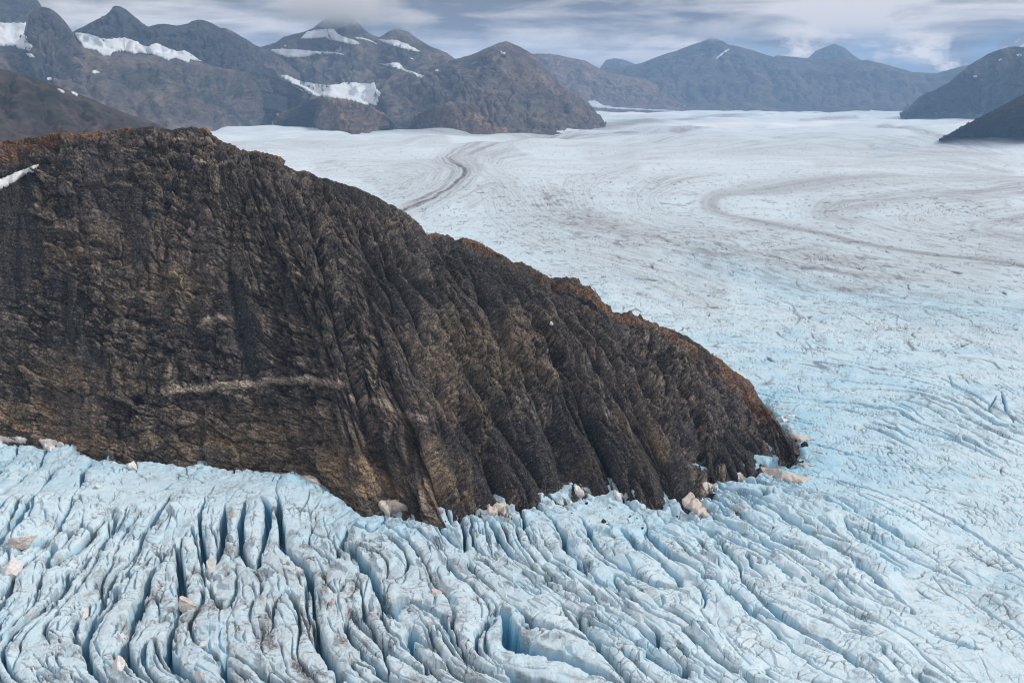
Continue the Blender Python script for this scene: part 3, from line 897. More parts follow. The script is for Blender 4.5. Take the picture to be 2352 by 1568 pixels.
def build_ridge():
    NS, NT_ = 1750, 900
    C = np.array([at(*c) for c, b in RIDGE]); B = np.array([ground(*b) for c, b in RIDGE])
    mid = (C + B) / 2
    L = np.r_[0, np.cumsum(np.linalg.norm(np.diff(mid, axis=0), axis=1) + 1.0)]
    # dense where the picture is
    s = np.linspace(0, L[-1], NS)
    Cs = np.stack([np.interp(s, L, C[:, i]) for i in range(3)], -1)
    Bs = np.stack([np.interp(s, L, B[:, i]) for i in range(3)], -1)
    Cs = smooth1(Cs, 9); Bs = smooth1(Bs, 14)
    tf = np.concatenate([np.linspace(-0.10, 0, 40)[:-1], np.linspace(0, 1, 740)[:-1], 1 + np.linspace(0, 1, NT_ - 778) ** 1.3])
    T = tf[:, None]; sc = s[None, :]
    tt = np.clip(T, 0, 1)
    q = 1.45
    hz = 1 - (1 - tt) ** q
    dirx = (Cs - Bs)[None]; 
    XY = Bs[None, :, :2] + dirx[..., :2] * np.clip(T, -0.1, 1)[..., None]
    Zb = Cs[None, :, 2] * hz + np.where(T < 0, T * 110, 0)
    # far side falls away
    away = Cs[:, :2] / np.linalg.norm(Cs[:, :2], axis=1, keepdims=True)
    ext = np.clip(T - 1, 0, 1)
    XY = XY + away[None] * (ext * (40 + 1.5 * np.maximum(Cs[None, :, 2], 0)))[..., None]
    Zb = Zb - ext ** 1.4 * (Cs[None, :, 2] + 12)
    X = XY[..., 0]; Y = XY[..., 1]; Z = Zb
    slen = np.linalg.norm(Cs - Bs, axis=1)
    Sm = np.repeat(s[None, :], len(tf), 0).astype(f32)
    Tm = (T * slen[None, :]).astype(f32)
    PX, PY = to_px(X, Y, Z)
    # ---- displacement
    wx = FB3(X / 40, Y / 40, Z / 40, 3, 301); wy = FB3(X / 40, Y / 40, Z / 40, 3, 305)
    rightw = sstep(450, 1150, PX)              # ribs grow stronger towards the toe and lean down to the right
    S1 = Sm + 5 * wx + 0.30 * sstep(350, 950, PX) * Tm
    T1 = Tm + 5 * wy
    n1 = P2(S1 / 24, T1 / 110, 311); n2 = P2((S1 + 3 * wy) / 10.5, T1 / 38, 313); n3 = P2((S1 + 3 * wy) / 4.6, T1 / 17, 315)
    bil = lambda n, k: np.minimum(np.abs(n) * k, 1) ** 0.75
    lowt = 0.45 + 0.55 * sstep(1.0, 0.55, T)
    mod = FB2(Sm / 60, Tm / 60, 3, 317)
    gash = (1 - sstep(0.0, 0.11, np.abs(n1))) * (0.6 + 2.2 * rightw) * sstep(-0.3, 0.2, mod) + (1 - sstep(0.0, 0.13, np.abs(n2))) * (0.5 + 1.0 * rightw) * sstep(-0.2, 0.2, mod + 0.3 * wx)
    disp = -gash * lowt + (2.4 + 5.2 * rightw) * lowt * (bil(n1, 2.4) - 0.6) + (1.4 + 2.4 * rightw) * (bil(n2, 2.3) - 0.6) * (0.8 + 0.6 * mod) + (0.5 + 0.5 * rightw) * (bil(n3, 2.3) - 0.6)
    chute = sstep(0.20, 0.40, P2(S1 / 30, T1 / 60, 321) + 0.45 * FB2(Sm / 12, Tm / 22, 3, 323))
    chute = np.maximum(chute, 0.9 * np.exp(-((PX - 1150) / 190) ** 2 - ((PY - 640) / 80) ** 2))
    chute = np.clip(chute, 0, 1)
    smo = sstep(-0.05, 0.30, FB2(S1 / 36, T1 / 70, 3, 325)) * 0.75      # smooth scoured slabs
    hard = 1 - 0.85 * np.maximum(chute, smo * (0.60 + 0.05 * rightw))
    b1 = FB3(X / 7.5, Y / 7.5, Z / 7.5, 2, 331); b2 = P3(X / 2.9, Y / 2.9, Z / 2.9, 335); b3 = P3(X / 1.3, Y / 1.3, Z / 1.1, 337)
    bed = Z * 0.97 + 0.06 * X + 2.2 * wx + 0.35 * b1
    # broken facets: bedded blocks on the left of the face, slabs leaning down slope on the right
    q1 = 0.7 * b1; q2 = 0.22 * b2
    fL1, eL1, rL1, kL1 = facets((Sm + 6 * wy + q1) / 11, (bed + 0.35 * Tm) / 7.5, 371, 0.75, 3.0, 3.0, 0.07, 2.0)
    fL2, eL2, rL2, kL2 = facets((Sm + 4 * wx + q1 + q2) / 4.4, (bed + 0.35 * Tm + q2) / 2.9, 373, 0.75, 0.9, 1.1, 0.09, 0.9)
    fR1, eR1, rR1, kR1 = facets((S1 + q1) / 6.5, (T1 + 2 * q1) / 17, 375, 0.8, 1.9, 2.6, 0.05, 1.6)
    fR2, eR2, rR2, kR2 = facets((S1 + q1 + q2) / 2.7, (T1 + 2 * q1 + q2) / 5.0, 377, 0.8, 0.9, 1.4, 0.08, 0.8)
    f3, e3, r3, k3 = facets((Sm + q2) / 1.7, (bed + 0.3 * Tm + q2) / 1.2, 379, 0.6, 0.5, 0.5, 0.15, 0.25)
    mixr = sstep(0.3, 0.7, rightw + 0.5 * mod)
    f1 = fL1 * (1 - mixr) + fR1 * mixr; f2 = fL2 * (1 - mixr) + fR2 * mixr
    disp = disp + hard * (f1 + f2 + f3 + 0.22 * b3) + (1 - hard) * (0.40 * b3 + 0.5 * f3 + 0.35 * b2)
    # bedding ledges, dipping gently
    fr = bed / 3.3 - np.floor(bed / 3.3)
    led = np.where(fr < 0.8, fr / 0.8, (1 - fr) / 0.2)
    ledm = sstep(-0.2, 0.35, FB2(Sm / 40, bed / 9, 3, 341)) * (1 - 0.6 * mixr)
    disp = disp + hard * ledm * 0.9 * (led - 0.5)
    cellr = np.clip(0.55 * (rL1 * (1 - mixr) + rR1 * mixr) + 0.45 * (kL2 * (1 - mixr) + kR2 * mixr), 0, 1)
    cells = np.clip(0.5 * (rL2 * (1 - mixr) + rR2 * mixr) + 0.5 * r3, 0, 1)
    fade = np.where(T > 1, 1 - 0.7 * sstep(0.0, 0.5, ext), 1.0)
    crest = np.exp(-((T - 1) / 0.05) ** 2)
    disp = disp * fade * (1 - 0.55 * crest)
    endf = sstep(L[-1], L[-1] - 34, sc)          # calm at the toe
    disp = disp * (0.25 + 0.75 * endf) - 1.3 * (1 - endf)
    N = grid_normals(X, Y, Z)
    if N[len(tf) // 2, NS // 2, 1] > 0:
        N = -N
    Nb = N.copy()
    X = X + Nb[..., 0] * disp; Y = Y + Nb[..., 1] * disp; Z = Z + Nb[..., 2] * disp
    # ---- colour masks
    cn = FB2(Sm / 18, Tm / 9, 4, 351)
    cn2 = FB2(Sm / 45, Tm / 30, 3, 353)
    down = (1 - T) * slen[None, :]               # metres below the crest
    # width of the rusty cap along the crest, by picture column of the crest
    cx = to_px(Cs[:, 0], Cs[:, 1], Cs[:, 2])[0]
    cap = np.interp(cx, [-300, 0, 150, 230, 300, 400, 460, 500, 540, 600, 680, 720, 900, 980, 1000, 1080, 1200, 1330, 1400, 1480, 1600, 1700, 1760, 1800, 1830],
                    [40, 34, 20, 12, 9, 7, 9, 4, 1, 8, 8, 1, 0, 0, 8, 16, 20, 26, 25, 20, 26, 30, 24, 16, 8])[None, :]
    rust = 1 - sstep(0.55, 1.15, (down + 7 * cn + 3 * cn2) / np.maximum(cap, 0.5))
    rust = rust * (cap > 0.9)
    def blob(px, py, sx, sy, tilt=0.0):
        dx = PX - px; dy = PY - py - tilt * dx
        return np.exp(-(dx / sx) ** 2 - (dy / sy) ** 2)
    tan = np.maximum.reduce([1.15 * blob(880, 1080, 200, 80, 0.16), blob(50, 960, 160, 50), 0.8 * blob(200, 1010, 200, 45), 0.75 * blob(560, 1010, 200, 60), 0.7 * blob(1330, 1080, 60, 70), 0.6 * blob(1480, 1050, 60, 90),
                             0.55 * blob(150, 870, 180, 60), 0.45 * blob(1000, 950, 120, 50), 0.35 * blob(200, 560, 300, 60), 0.35 * blob(380, 640, 140, 90), 0.3 * blob(1100, 800, 200, 90)])
    tan = np.clip(tan * (0.75 + 1.1 * cn + 0.5 * cn2), 0, 1)
    wv = 9 * FB2(Sm / 30, Tm / 200, 3, 357)
    def band(pts, half):
        p = np.array(pts, float)
        yy = np.interp(PX, p[:, 0], p[:, 1], left=-9e3, right=-9e3)
        return 1 - sstep(0.3 * half, half, np.abs(PY - yy - wv))
    pale = np.maximum.reduce([band([(372, 903), (430, 893), (520, 886), (570, 880)], 13), band([(570, 878), (640, 872), (720, 872), (792, 885)], 12) * 0.8, band([(448, 742), (500, 735), (548, 728)], 9) * 0.9,
                              band([(1230, 1040), (1300, 1030)], 7) * 0.5, band([(460, 371), (520, 373)], 5) * 0.9, band([(390, 318), (445, 318), (500, 330)], 7) * 0.55, band([(800, 915), (900, 935), (980, 965)], 11) * 0.55,
                              0.6 * blob(395, 870, 7, 45), 0.35 * blob(430, 850, 6, 40)])
    pale = np.clip(pale * (1.15 + 1.0 * cn), 0, 1)
    slab = np.maximum(sstep(0.05, 0.4, P2(S1 / 22, T1 / 60, 361) + 0.3 * mod) * (0.35 + 0.65 * rightw), smo)
    scree = chute * (0.92 - 0.2 * tan)
    moss = sstep(0.18, 0.5, FB2(Sm / 20, Tm / 14, 4, 365)) * (0.55 * np.exp(-((PX - 950) / 420) ** 2) * np.exp(-((PY - 700) / 220) ** 2))
    moss = np.clip(moss, 0, 1)
    me = grid_mesh('rock_ridge', X, Y, Z, {'rock': (rust, tan, pale), 'rock2': (scree, slab, moss), 'rock3': (cellr, cells, 0 * Z)}, {'flow': (S1, T1, bed)}, smooth=False, flip=False)
    o = link('rock_ridge', me, M_ROCK, 'dark craggy rock ridge with rust brown crest rising out of the ice', 'rock ridge', 'structure')
    return o, (X[::4, ::4], Y[::4, ::4], Z[::4, ::4])


# ------------------------------------------------------------------ mountains
def mountain(name, label, crest, base, mat, ns=420, nt=150, amp=60.0, wl=420.0, p=1.0, seed=0, depth=None, crest_rough=0.25, kind='structure', cat='mountain', group=None):
    """crest: (px, py, range); base: (px, py) on the ice or (px, py, range)"""
    c = np.array([at(*q) for q in crest]); b = np.array([ground(*q) if len(q) == 2 else at(*q) for q in base])
    cp = np.array([q[:2] for q in crest], float); bp = np.array([q[:2] for q in base], float)
    def par(pp):
        d = np.r_[0, np.cumsum(np.linalg.norm(np.diff(pp, axis=0), axis=1))]
        return d / d[-1]
    u = np.linspace(0, 1, ns)
    Cs = np.stack([np.interp(u, par(cp), c[:, i]) for i in range(3)], -1)
    Bs = np.stack([np.interp(u, par(bp), b[:, i]) for i in range(3)], -1)
    Cs = smooth1(Cs, max(1, ns // 160)); Bs = smooth1(Bs, max(1, ns // 70))
    tf = np.concatenate([np.linspace(-0.06, 0, 6)[:-1], np.linspace(0, 1, nt)[:-1], 1 + np.linspace(0, 1, 30)])
    T = tf[:, None]
    tt = np.clip(T, 0, 1)
    XYZ = Bs[None] + (Cs - Bs)[None] * np.clip(T, -0.06, 1)[..., None]
    X, Y = XYZ[..., 0], XYZ[..., 1]
    Z = Bs[None, :, 2] + (Cs - Bs)[None, :, 2] * np.where(T < 0, T, tt ** p)
    Z = np.where(T < 0, Z - 60 * np.abs(T) / 0.06, Z)
    away = Cs[:, :2] / np.linalg.norm(Cs[:, :2], axis=1, keepdims=True)
    ext = np.clip(T - 1, 0, 1)
    dep = depth or 2.2 * float(np.max(Cs[:, 2]) + 50)
    X = X + away[None, :, 0] * ext * dep; Y = Y + away[None, :, 1] * ext * dep
    Z = Z - ext ** 1.3 * (Cs[None, :, 2] + 80)
    slen = np.linalg.norm(Cs - Bs, axis=1)
    arc = np.r_[0, np.cumsum(np.linalg.norm(np.diff((Cs + Bs) / 2, axis=0), axis=1))]
    Sm = np.repeat(arc[None], len(tf), 0).astype(f32); Tm = (T * slen[None]).astype(f32)
    wx = FB3(X / wl, Y / wl, Z / wl, 3, seed + 1)
    rib = np.abs(P2((Sm + wl * 0.5 * wx) / (wl * 0.75), (Tm + wl * 0.5 * wx) / (wl * 2.2), seed + 5)) * 2
    big = FB3(X / (wl * 1.6), Y / (wl * 1.6), Z / wl, 3, seed + 9)
    mid = FB3(X / (wl * 0.28), Y / (wl * 0.28), Z / (wl * 0.22), 4, seed + 13, 0.6)
    rg = np.abs(FB3(X / (wl * 0.5), Y / (wl * 0.5), Z / (wl * 0.4), 4, seed + 17, 0.6))
    ff, fe, _, _ = facets((Sm + 0.3 * wl * mid + 0.25 * Tm) / (wl * 0.30), (Tm + 0.3 * wl * mid) / (wl * 0.55), seed + 25, 0.4, 0.30, 0.5, 0.10, 0.10)
    gul = np.abs(P2((Sm + wl * 0.2 * mid) / (wl * 0.16), (Tm + wl * 0.3 * wx) / (wl * 0.9), seed + 29))
    d = amp * (0.42 * (rib - 0.5) + 0.75 * big + 0.20 * mid + 0.50 * (rg - 0.2) + 0.30 * ff + 0.42 * (np.minimum(gul * 2, 1) ** 0.7 - 0.5))
    win = np.clip(np.sin(np.pi * np.clip(T, 0, 1)) * 1.6, 0, 1)
    win = np.where(T > 1, 0.25, np.maximum(win, np.where(T > 0.5, crest_rough * 0.22, 0.05)))
    N = grid_normals(X, Y, Z)
    if N[nt // 2, ns // 2, 1] > 0:
        N = -N
    X = X + N[..., 0] * d * win; Y = Y + N[..., 1] * d * win; Z = Z + N[..., 2] * d * win
    Z = Z + (crest_rough * 9.0 * np.exp(-((T - 1) / 0.08) ** 2) * FB2(Sm / (wl * 0.22), Tm * 0, 4, seed + 21, 0.6)) * (amp / 60.0)
    me = grid_mesh(name, X, Y, Z, None, {'flow': (Sm, Tm, Z)}, smooth=False)
    o = link(name, me, mat, label, cat, kind, group)
    return o, (X[::2, ::2], Y[::2, ::2], Z[::2, ::2])


MM_SLATE = mat_mountain('slate_peak_rock', (0.050, 0.054, 0.064), (0.070, 0.072, 0.080), (0.115, 0.108, 0.105), (0.042, 0.048, 0.048), 1.4, 0.4)
MM_NEAR = mat_mountain('hill_rock', (0.050, 0.044, 0.042), (0.085, 0.066, 0.055), (0.13, 0.10, 0.085), (0.028, 0.040, 0.026), 2.4, 0.9)
MM_MID = mat_mountain('mountain_rock', (0.080, 0.078, 0.084), (0.165, 0.134, 0.117), (0.27, 0.22, 0.18), (0.045, 0.056, 0.048), 1.0, 0.75)
MM_DARK = mat_mountain('peak_rock', (0.055, 0.057, 0.066), (0.085, 0.082, 0.084), (0.17, 0.145, 0.125), (0.042, 0.047, 0.045), 1.6, 0.5)
MM_BROWN = mat_mountain('brown_hill_rock', (0.115, 0.088, 0.078), (0.23, 0.16, 0.12), (0.34, 0.235, 0.165), (0.055, 0.06, 0.048), 1.2, 0.6)
MM_FAR = mat_mountain('far_mountain_rock', (0.075, 0.075, 0.08), (0.12, 0.105, 0.10), (0.19, 0.155, 0.13), (0.05, 0.055, 0.05), 0.6, 0.7)

GRIDS = []


def mt(*a, **k):
    o, g = mountain(*a, **k)
    GRIDS.append(g)
    return o


def build_mountains():
    R_ = lambda pts, d: [(x, y, d) for x, y in pts]
    # far back
    mt('mountain', 'faint blue peak far beyond the ice behind drifting cloud', R_([(1840, 150), (1873, 118), (1895, 108), (1917, 101), (1940, 110), (1961, 128), (2010, 160)], 14600), R_([(1820, 205), (2030, 205)], 13900), MM_FAR, 160, 60, 120, 900, seed=400)
    mt('mountain', 'faint blue low hump between the brown range and the big far mountain', R_([(1370, 165), (1392, 138), (1411, 134), (1432, 137), (1457, 146), (1490, 160)], 14200), R_([(1370, 205), (1500, 205)], 13500), MM_FAR, 140, 60, 120, 900, seed=410)
    mt('mountain', 'long hazy ridge running right behind the big far mountain', R_([(1740, 150), (1784, 128), (1820, 131), (1856, 134), (1924, 137), (1992, 138), (2037, 149), (2095, 166), (2150, 169), (2197, 155), (2240, 145), (2300, 120), (2420, 90)], 11500),
       R_([(1740, 245), (1900, 248), (2100, 248), (2420, 240)], 9600), MM_FAR, 460, 150, 105, 900, seed=420)
    mt('mountain', 'big hazy blue far mountain whose top touches the cloud', R_([(1330, 190), (1396, 152), (1430, 153), (1470, 146), (1520, 127), (1548, 119), (1582, 106), (1610, 97), (1633, 86), (1650, 90), (1674, 103), (1719, 113), (1760, 126), (1798, 138), (1860, 155), (1930, 185), (1990, 225)], 10800),
       R_([(1330, 248), (1450, 250), (1560, 252), (1680, 254), (1800, 254), (1900, 253), (2000, 252)], 9000), MM_FAR, 520, 190, 115, 850, seed=430)
    mt('mountain', 'hazy brown range on the left of the big far mountain', R_([(1180, 140), (1225, 124), (1262, 124), (1307, 132), (1345, 140), (1396, 167), (1440, 175), (1481, 181), (1520, 198), (1550, 222), (1570, 245)], 9600),
       R_([(1180, 240), (1300, 242), (1400, 246), (1480, 249), (1575, 252)], 8600), MM_BROWN, 380, 150, 85, 600, seed=440)
    # right side
    mt('mountain', 'grey brown mountain at the right edge with icy foot', R_([(2068, 266), (2112, 224), (2150, 205), (2180, 190), (2200, 172), (2232, 147), (2266, 126), (2300, 113), (2330, 107), (2365, 112), (2480, 85), (2700, 60)], 6600),
       [(2066, 269), (2110, 268), (2180, 269), (2260, 272), (2352, 274), (2480, 276), (2700, 276)], MM_MID, 420, 170, 130, 520, seed=450)
    mt('hill', 'dark hill slope reaching into the ice at the right edge', R_([(2156, 321), (2185, 305), (2215, 288), (2250, 270), (2285, 252), (2320, 233), (2352, 217), (2420, 190), (2600, 140)], 3500),
       [(2155, 322), (2200, 317), (2240, 312), (2300, 302), (2352, 293), (2450, 285), (2600, 283)], MM_NEAR, 320, 120, 28, 240, seed=460)
    # left group, back to front
    mt('mountain', 'dark shadowy peak in the top left corner', R_([(-1100, 40), (-700, -5), (-400, 10), (-220, -30), (-60, -30), (30, -22), (80, -10), (95, 12), (103, 40), (120, 70)], 6600), R_([(-1100, 150), (-700, 150), (-220, 150), (0, 150), (140, 150)], 6000), MM_DARK, 240, 110, 70, 420, seed=470)
    mt('mountain', 'cloud capped massif in the middle with several snowfields', R_([(560, 118), (605, 106), (632, 98), (656, 82), (694, 73), (718, 64), (731, 54), (752, 38), (780, 30), (808, 38), (828, 62), (849, 79), (871, 86), (890, 74), (907, 67), (922, 69), (938, 73), (958, 87), (993, 109), (1020, 120), (1047, 137), (1100, 170), (1160, 215)], 6300),
       [(560, 278), (700, 286), (790, 290), (870, 292), (950, 297), (1050, 303), (1130, 308), (1180, 309)], MM_MID, 560, 230, 120, 620, 1.15, seed=480)
    mt('mountain', 'rounded mountain of the middle falling steeply to the glacier', R_([(990, 175), (1047, 136), (1088, 124), (1122, 109), (1145, 99), (1162, 95), (1184, 103), (1206, 114), (1227, 128), (1244, 148), (1256, 164), (1280, 190), (1305, 205), (1328, 221), (1350, 240), (1367, 258), (1381, 276), (1391, 291)], 5300),
       [(990, 296), (1100, 303), (1200, 304), (1290, 299), (1350, 295), (1391, 292)], MM_MID, 460, 190, 70, 460, 1.1, seed=490)
    mt('hill', 'long shoulder hill below the rounded mountain ending at the ice', [(868, 262, 5000), (874, 222, 5150), (884, 190, 5300), (905, 168, 5400), (935, 154, 5450), (975, 150, 5350), (1037, 146, 5200), (1088, 160, 5000), (1157, 191, 4850), (1225, 220, 4750), (1270, 246, 4700), (1305, 268, 4650), (1335, 291, 4600), (1348, 302, 4550)],
       [(872, 291), (950, 297), (1060, 304), (1150, 309), (1240, 310), (1300, 306), (1348, 303)], MM_MID, 420, 170, 60, 380, 1.0, seed=500)
    mt('hill', 'brownish rock spur in front of the shoulder hill', R_([(960, 262), (1005, 245), (1035, 232), (1075, 240), (1115, 254), (1150, 272), (1180, 292), (1199, 309)], 4250),
       [(930, 296), (1000, 301), (1070, 305), (1140, 309), (1199, 310)], MM_BROWN, 260, 100, 40, 240, 1.0, seed=510)
    mt('mountain', 'dark slate twin peaks standing above the broad snowfield', R_([(130, 110), (164, 74), (200, 57), (225, 44), (240, 38), (252, 29), (259, 16), (266, 13), (276, 15), (290, 23), (308, 38), (325, 53), (342, 63), (358, 57), (376, 55), (400, 58), (414, 58), (430, 55), (441, 49), (455, 46), (468, 47), (482, 51), (500, 60), (525, 75), (547, 92), (565, 112), (590, 142), (620, 165), (660, 188)], 5450),
       R_([(110, 175), (230, 170), (330, 180), (430, 185), (540, 200), (660, 225)], 4950), MM_SLATE, 460, 170, 75, 330, 1.1, seed=520)
    mt('mountain', 'pale grey ridge behind the right shoulder of the twin peaks', R_([(440, 100), (500, 66), (515, 64), (530, 70), (547, 80), (565, 90), (581, 101), (605, 112), (640, 130), (690, 170)], 5800), R_([(440, 200), (690, 220)], 5550), MM_MID, 200, 80, 40, 240, 1.0, seed=525)
    mt('mountain', 'broad grey brown slope below the snowfield of the twin peaks', R_([(-1100, 140), (-700, 100), (-400, 120), (-200, 110), (0, 112), (60, 118), (120, 115), (172, 100), (200, 108), (240, 118), (300, 124), (370, 128), (430, 135), (480, 148), (520, 158), (570, 166), (632, 178), (680, 196), (740, 224), (800, 246), (850, 262), (885, 280)], 4950),
       R_([(-1100, 330), (-200, 330), (110, 330), (300, 318)], 3900) + [(430, 308), (520, 300), (620, 287), (690, 287), (760, 300), (800, 318), (830, 305), (885, 292)], MM_MID, 620, 250, 72, 420, 1.0, seed=527)
    mt('hill', 'brown foothill between the broad lower snowfield and the glacier', R_([(640, 262), (690, 242), (720, 226), (760, 222), (815, 230), (850, 242), (880, 262), (905, 285)], 4450),
       [(620, 290), (690, 290), (755, 303), (810, 318), (830, 305), (905, 291)], MM_BROWN, 280, 100, 45, 260, 0.9, seed=530)
    mt('mountain', 'dark rock tower rising at the left between two snowfields', R_([(25, 150), (55, 95), (62, 60), (66, 32), (82, 19), (100, 15), (112, 18), (130, 30), (150, 52), (170, 79), (181, 110), (190, 150), (215, 190)], 4900),
       R_([(10, 260), (120, 260), (235, 260)], 4300), MM_DARK, 300, 160, 60, 260, 1.0, seed=540)
    mt('hill', 'dark brown hill behind the ridge at the left edge', R_([(-1100, 90), (-600, 110), (-260, 130), (-100, 142), (0, 158), (60, 172), (120, 195), (200, 225), (280, 256), (340, 276), (375, 291), (410, 315), (445, 338)], 2500),
       R_([(-1100, 420), (-260, 420), (0, 420), (250, 400), (400, 360)], 1900) + [(445, 340, 2450)], MM_NEAR, 420, 170, 50, 260, 0.95, seed=550)


# ------------------------------------------------------------------ snow lying on mountains, ridge and ice
def inside(px, py, poly):
    n = len(poly); c = np.zeros(px.shape, bool)
    for i in range(n):
        x1, y1 = poly[i]; x2, y2 = poly[(i + 1) % n]
        if y1 == y2:
            continue
        m = ((y1 > py) != (y2 > py)) & (px < (x2 - x1) * (py - y1) / (y2 - y1) + x1)
        c ^= m
    return c


def drape(name, label, cat, poly, bvh, mat, step=2.0, lift=4.0, rag=1.0, seed=0, group=None, relax=3, aniso=1.0):
    """a snow body of real thickness lying on what is under the surveyed outline"""
    poly = np.array(poly, float)
    x0, y0 = poly.min(0) - 2 * step; x1, y1 = poly.max(0) + 2 * step
    gx = np.arange(x0, x1 + step, step); gy = np.arange(y0, y1 + step * aniso, step * aniso)
    PX, PY = np.meshgrid(gx, gy)
    jx = rag * P2(PX / (6 * step), PY / (6 * step), seed + 1) * step * 2.2; jy = rag * P2(PX / (6 * step), PY / (6 * step), seed + 2) * step * 2.2
    ins = inside(PX + jx, PY + jy, poly)
    if ins.sum() < 3:
        return None
    d = np.full(PX.shape, 1e9)
    q = np.vstack([poly, poly[:1]])
    d = seg_dist(PX + jx, PY + jy, q)[0] / step
    cam = Vector((0, 0, CAMH))
    idx = -np.ones(PX.shape, int); top = []; ed = []
    for i in range(PX.shape[0]):
        for j in range(PX.shape[1]):
            if not ins[i, j]:
                continue
            v = Vector(ray(PX[i, j], PY[i, j])).normalized()
            hit, nor, _, dist = bvh.ray_cast(cam, v)
            if hit is None:
                continue
            idx[i, j] = len(top); top.append((hit, dist)); ed.append(d[i, j])
    if not top:
        return None
    md = float(np.median([t[1] for t in top]))
    for i in range(len(top)):
        if abs(top[i][1] - md) > 0.35 * md:
            top[i] = (None, 0)
    pix = md * step / FPX
    ok = np.array([t[0] is not None for t in top])
    dist = np.array([t[1] for t in top], float)
    DG = np.full(PX.shape, np.nan)
    for i, j in np.argwhere(idx >= 0):
        if ok[idx[i, j]]:
            DG[i, j] = dist[idx[i, j]]
    for _ in range(relax):
        pad = np.pad(DG, 1, constant_values=np.nan)
        nb = np.stack([pad[1:-1, 1:-1], pad[:-2, 1:-1], pad[2:, 1:-1], pad[1:-1, :-2], pad[1:-1, 2:]])
        m = np.isfinite(nb)
        DG = np.where(np.isfinite(DG), np.where(m, nb, 0).sum(0) / np.maximum(m.sum(0), 1), np.nan)
    for i, j in np.argwhere(idx >= 0):
        k = idx[i, j]
        if ok[k]:
            v = Vector(ray(PX[i, j], PY[i, j])).normalized()
            top[k] = (cam + v * min(float(DG[i, j]), top[k][1] + 0.2 * lift), top[k][1])
    lift_ = lift
    bm = bmesh.new()
    vt, vb = {}, {}
    def vtx(k):
        if k not in vt:
            p = top[k][0]
            h = lift_ * (1 - math.exp(-ed[k] / 1.2)) + 0.15 * lift_
            h *= 1 + 0.15 * math.sin(p.x / (pix * 7) + 1.3 * math.sin(p.y / (pix * 9))) 
            back = (cam - p).normalized() * h * 0.5
            vt[k] = bm.verts.new((p.x + back.x, p.y + back.y, p.z + h * 0.9))
            vb[k] = bm.verts.new((p.x, p.y + lift_ * 0.3, p.z - lift_ * 0.9))
        return vt[k], vb[k]
    cnt = {}
    faces = []
    for i in range(PX.shape[0] - 1):
        for j in range(PX.shape[1] - 1):
            ks = [idx[i, j], idx[i, j + 1], idx[i + 1, j + 1], idx[i + 1, j]]
            if all(k >= 0 and top[k][0] is not None for k in ks):
                faces.append(ks)
                for a in range(4):
                    e = (ks[a], ks[(a + 1) % 4])
                    cnt[e] = cnt.get(e, 0) + 1
    if not faces:
        bm.free(); return None
    for ks in faces:
        bm.faces.new([vtx(k)[0] for k in ks][::-1])
        bm.faces.new([vtx(k)[1] for k in ks])
    for (a, b) in cnt:
        if (b, a) not in cnt:
            bm.faces.new([vt[a], vt[b], vb[b], vb[a]])
    bmesh.ops.recalc_face_normals(bm, faces=bm.faces)
    me = bpy.data.meshes.new(name)
    bm.to_mesh(me); bm.free()
    for p in me.polygons:
        p.use_smooth = True
    return link(name, me, mat, label, cat, None, group)


def z1(p):
    return [(x * .3418, y * .3418) for x, y in p]


def z2(p):
    return [(746.5 + x * .3418, y * .3418) for x, y in p]


def z3(p):
    return [(1548 + x * .3418, y * .3418) for x, y in p]


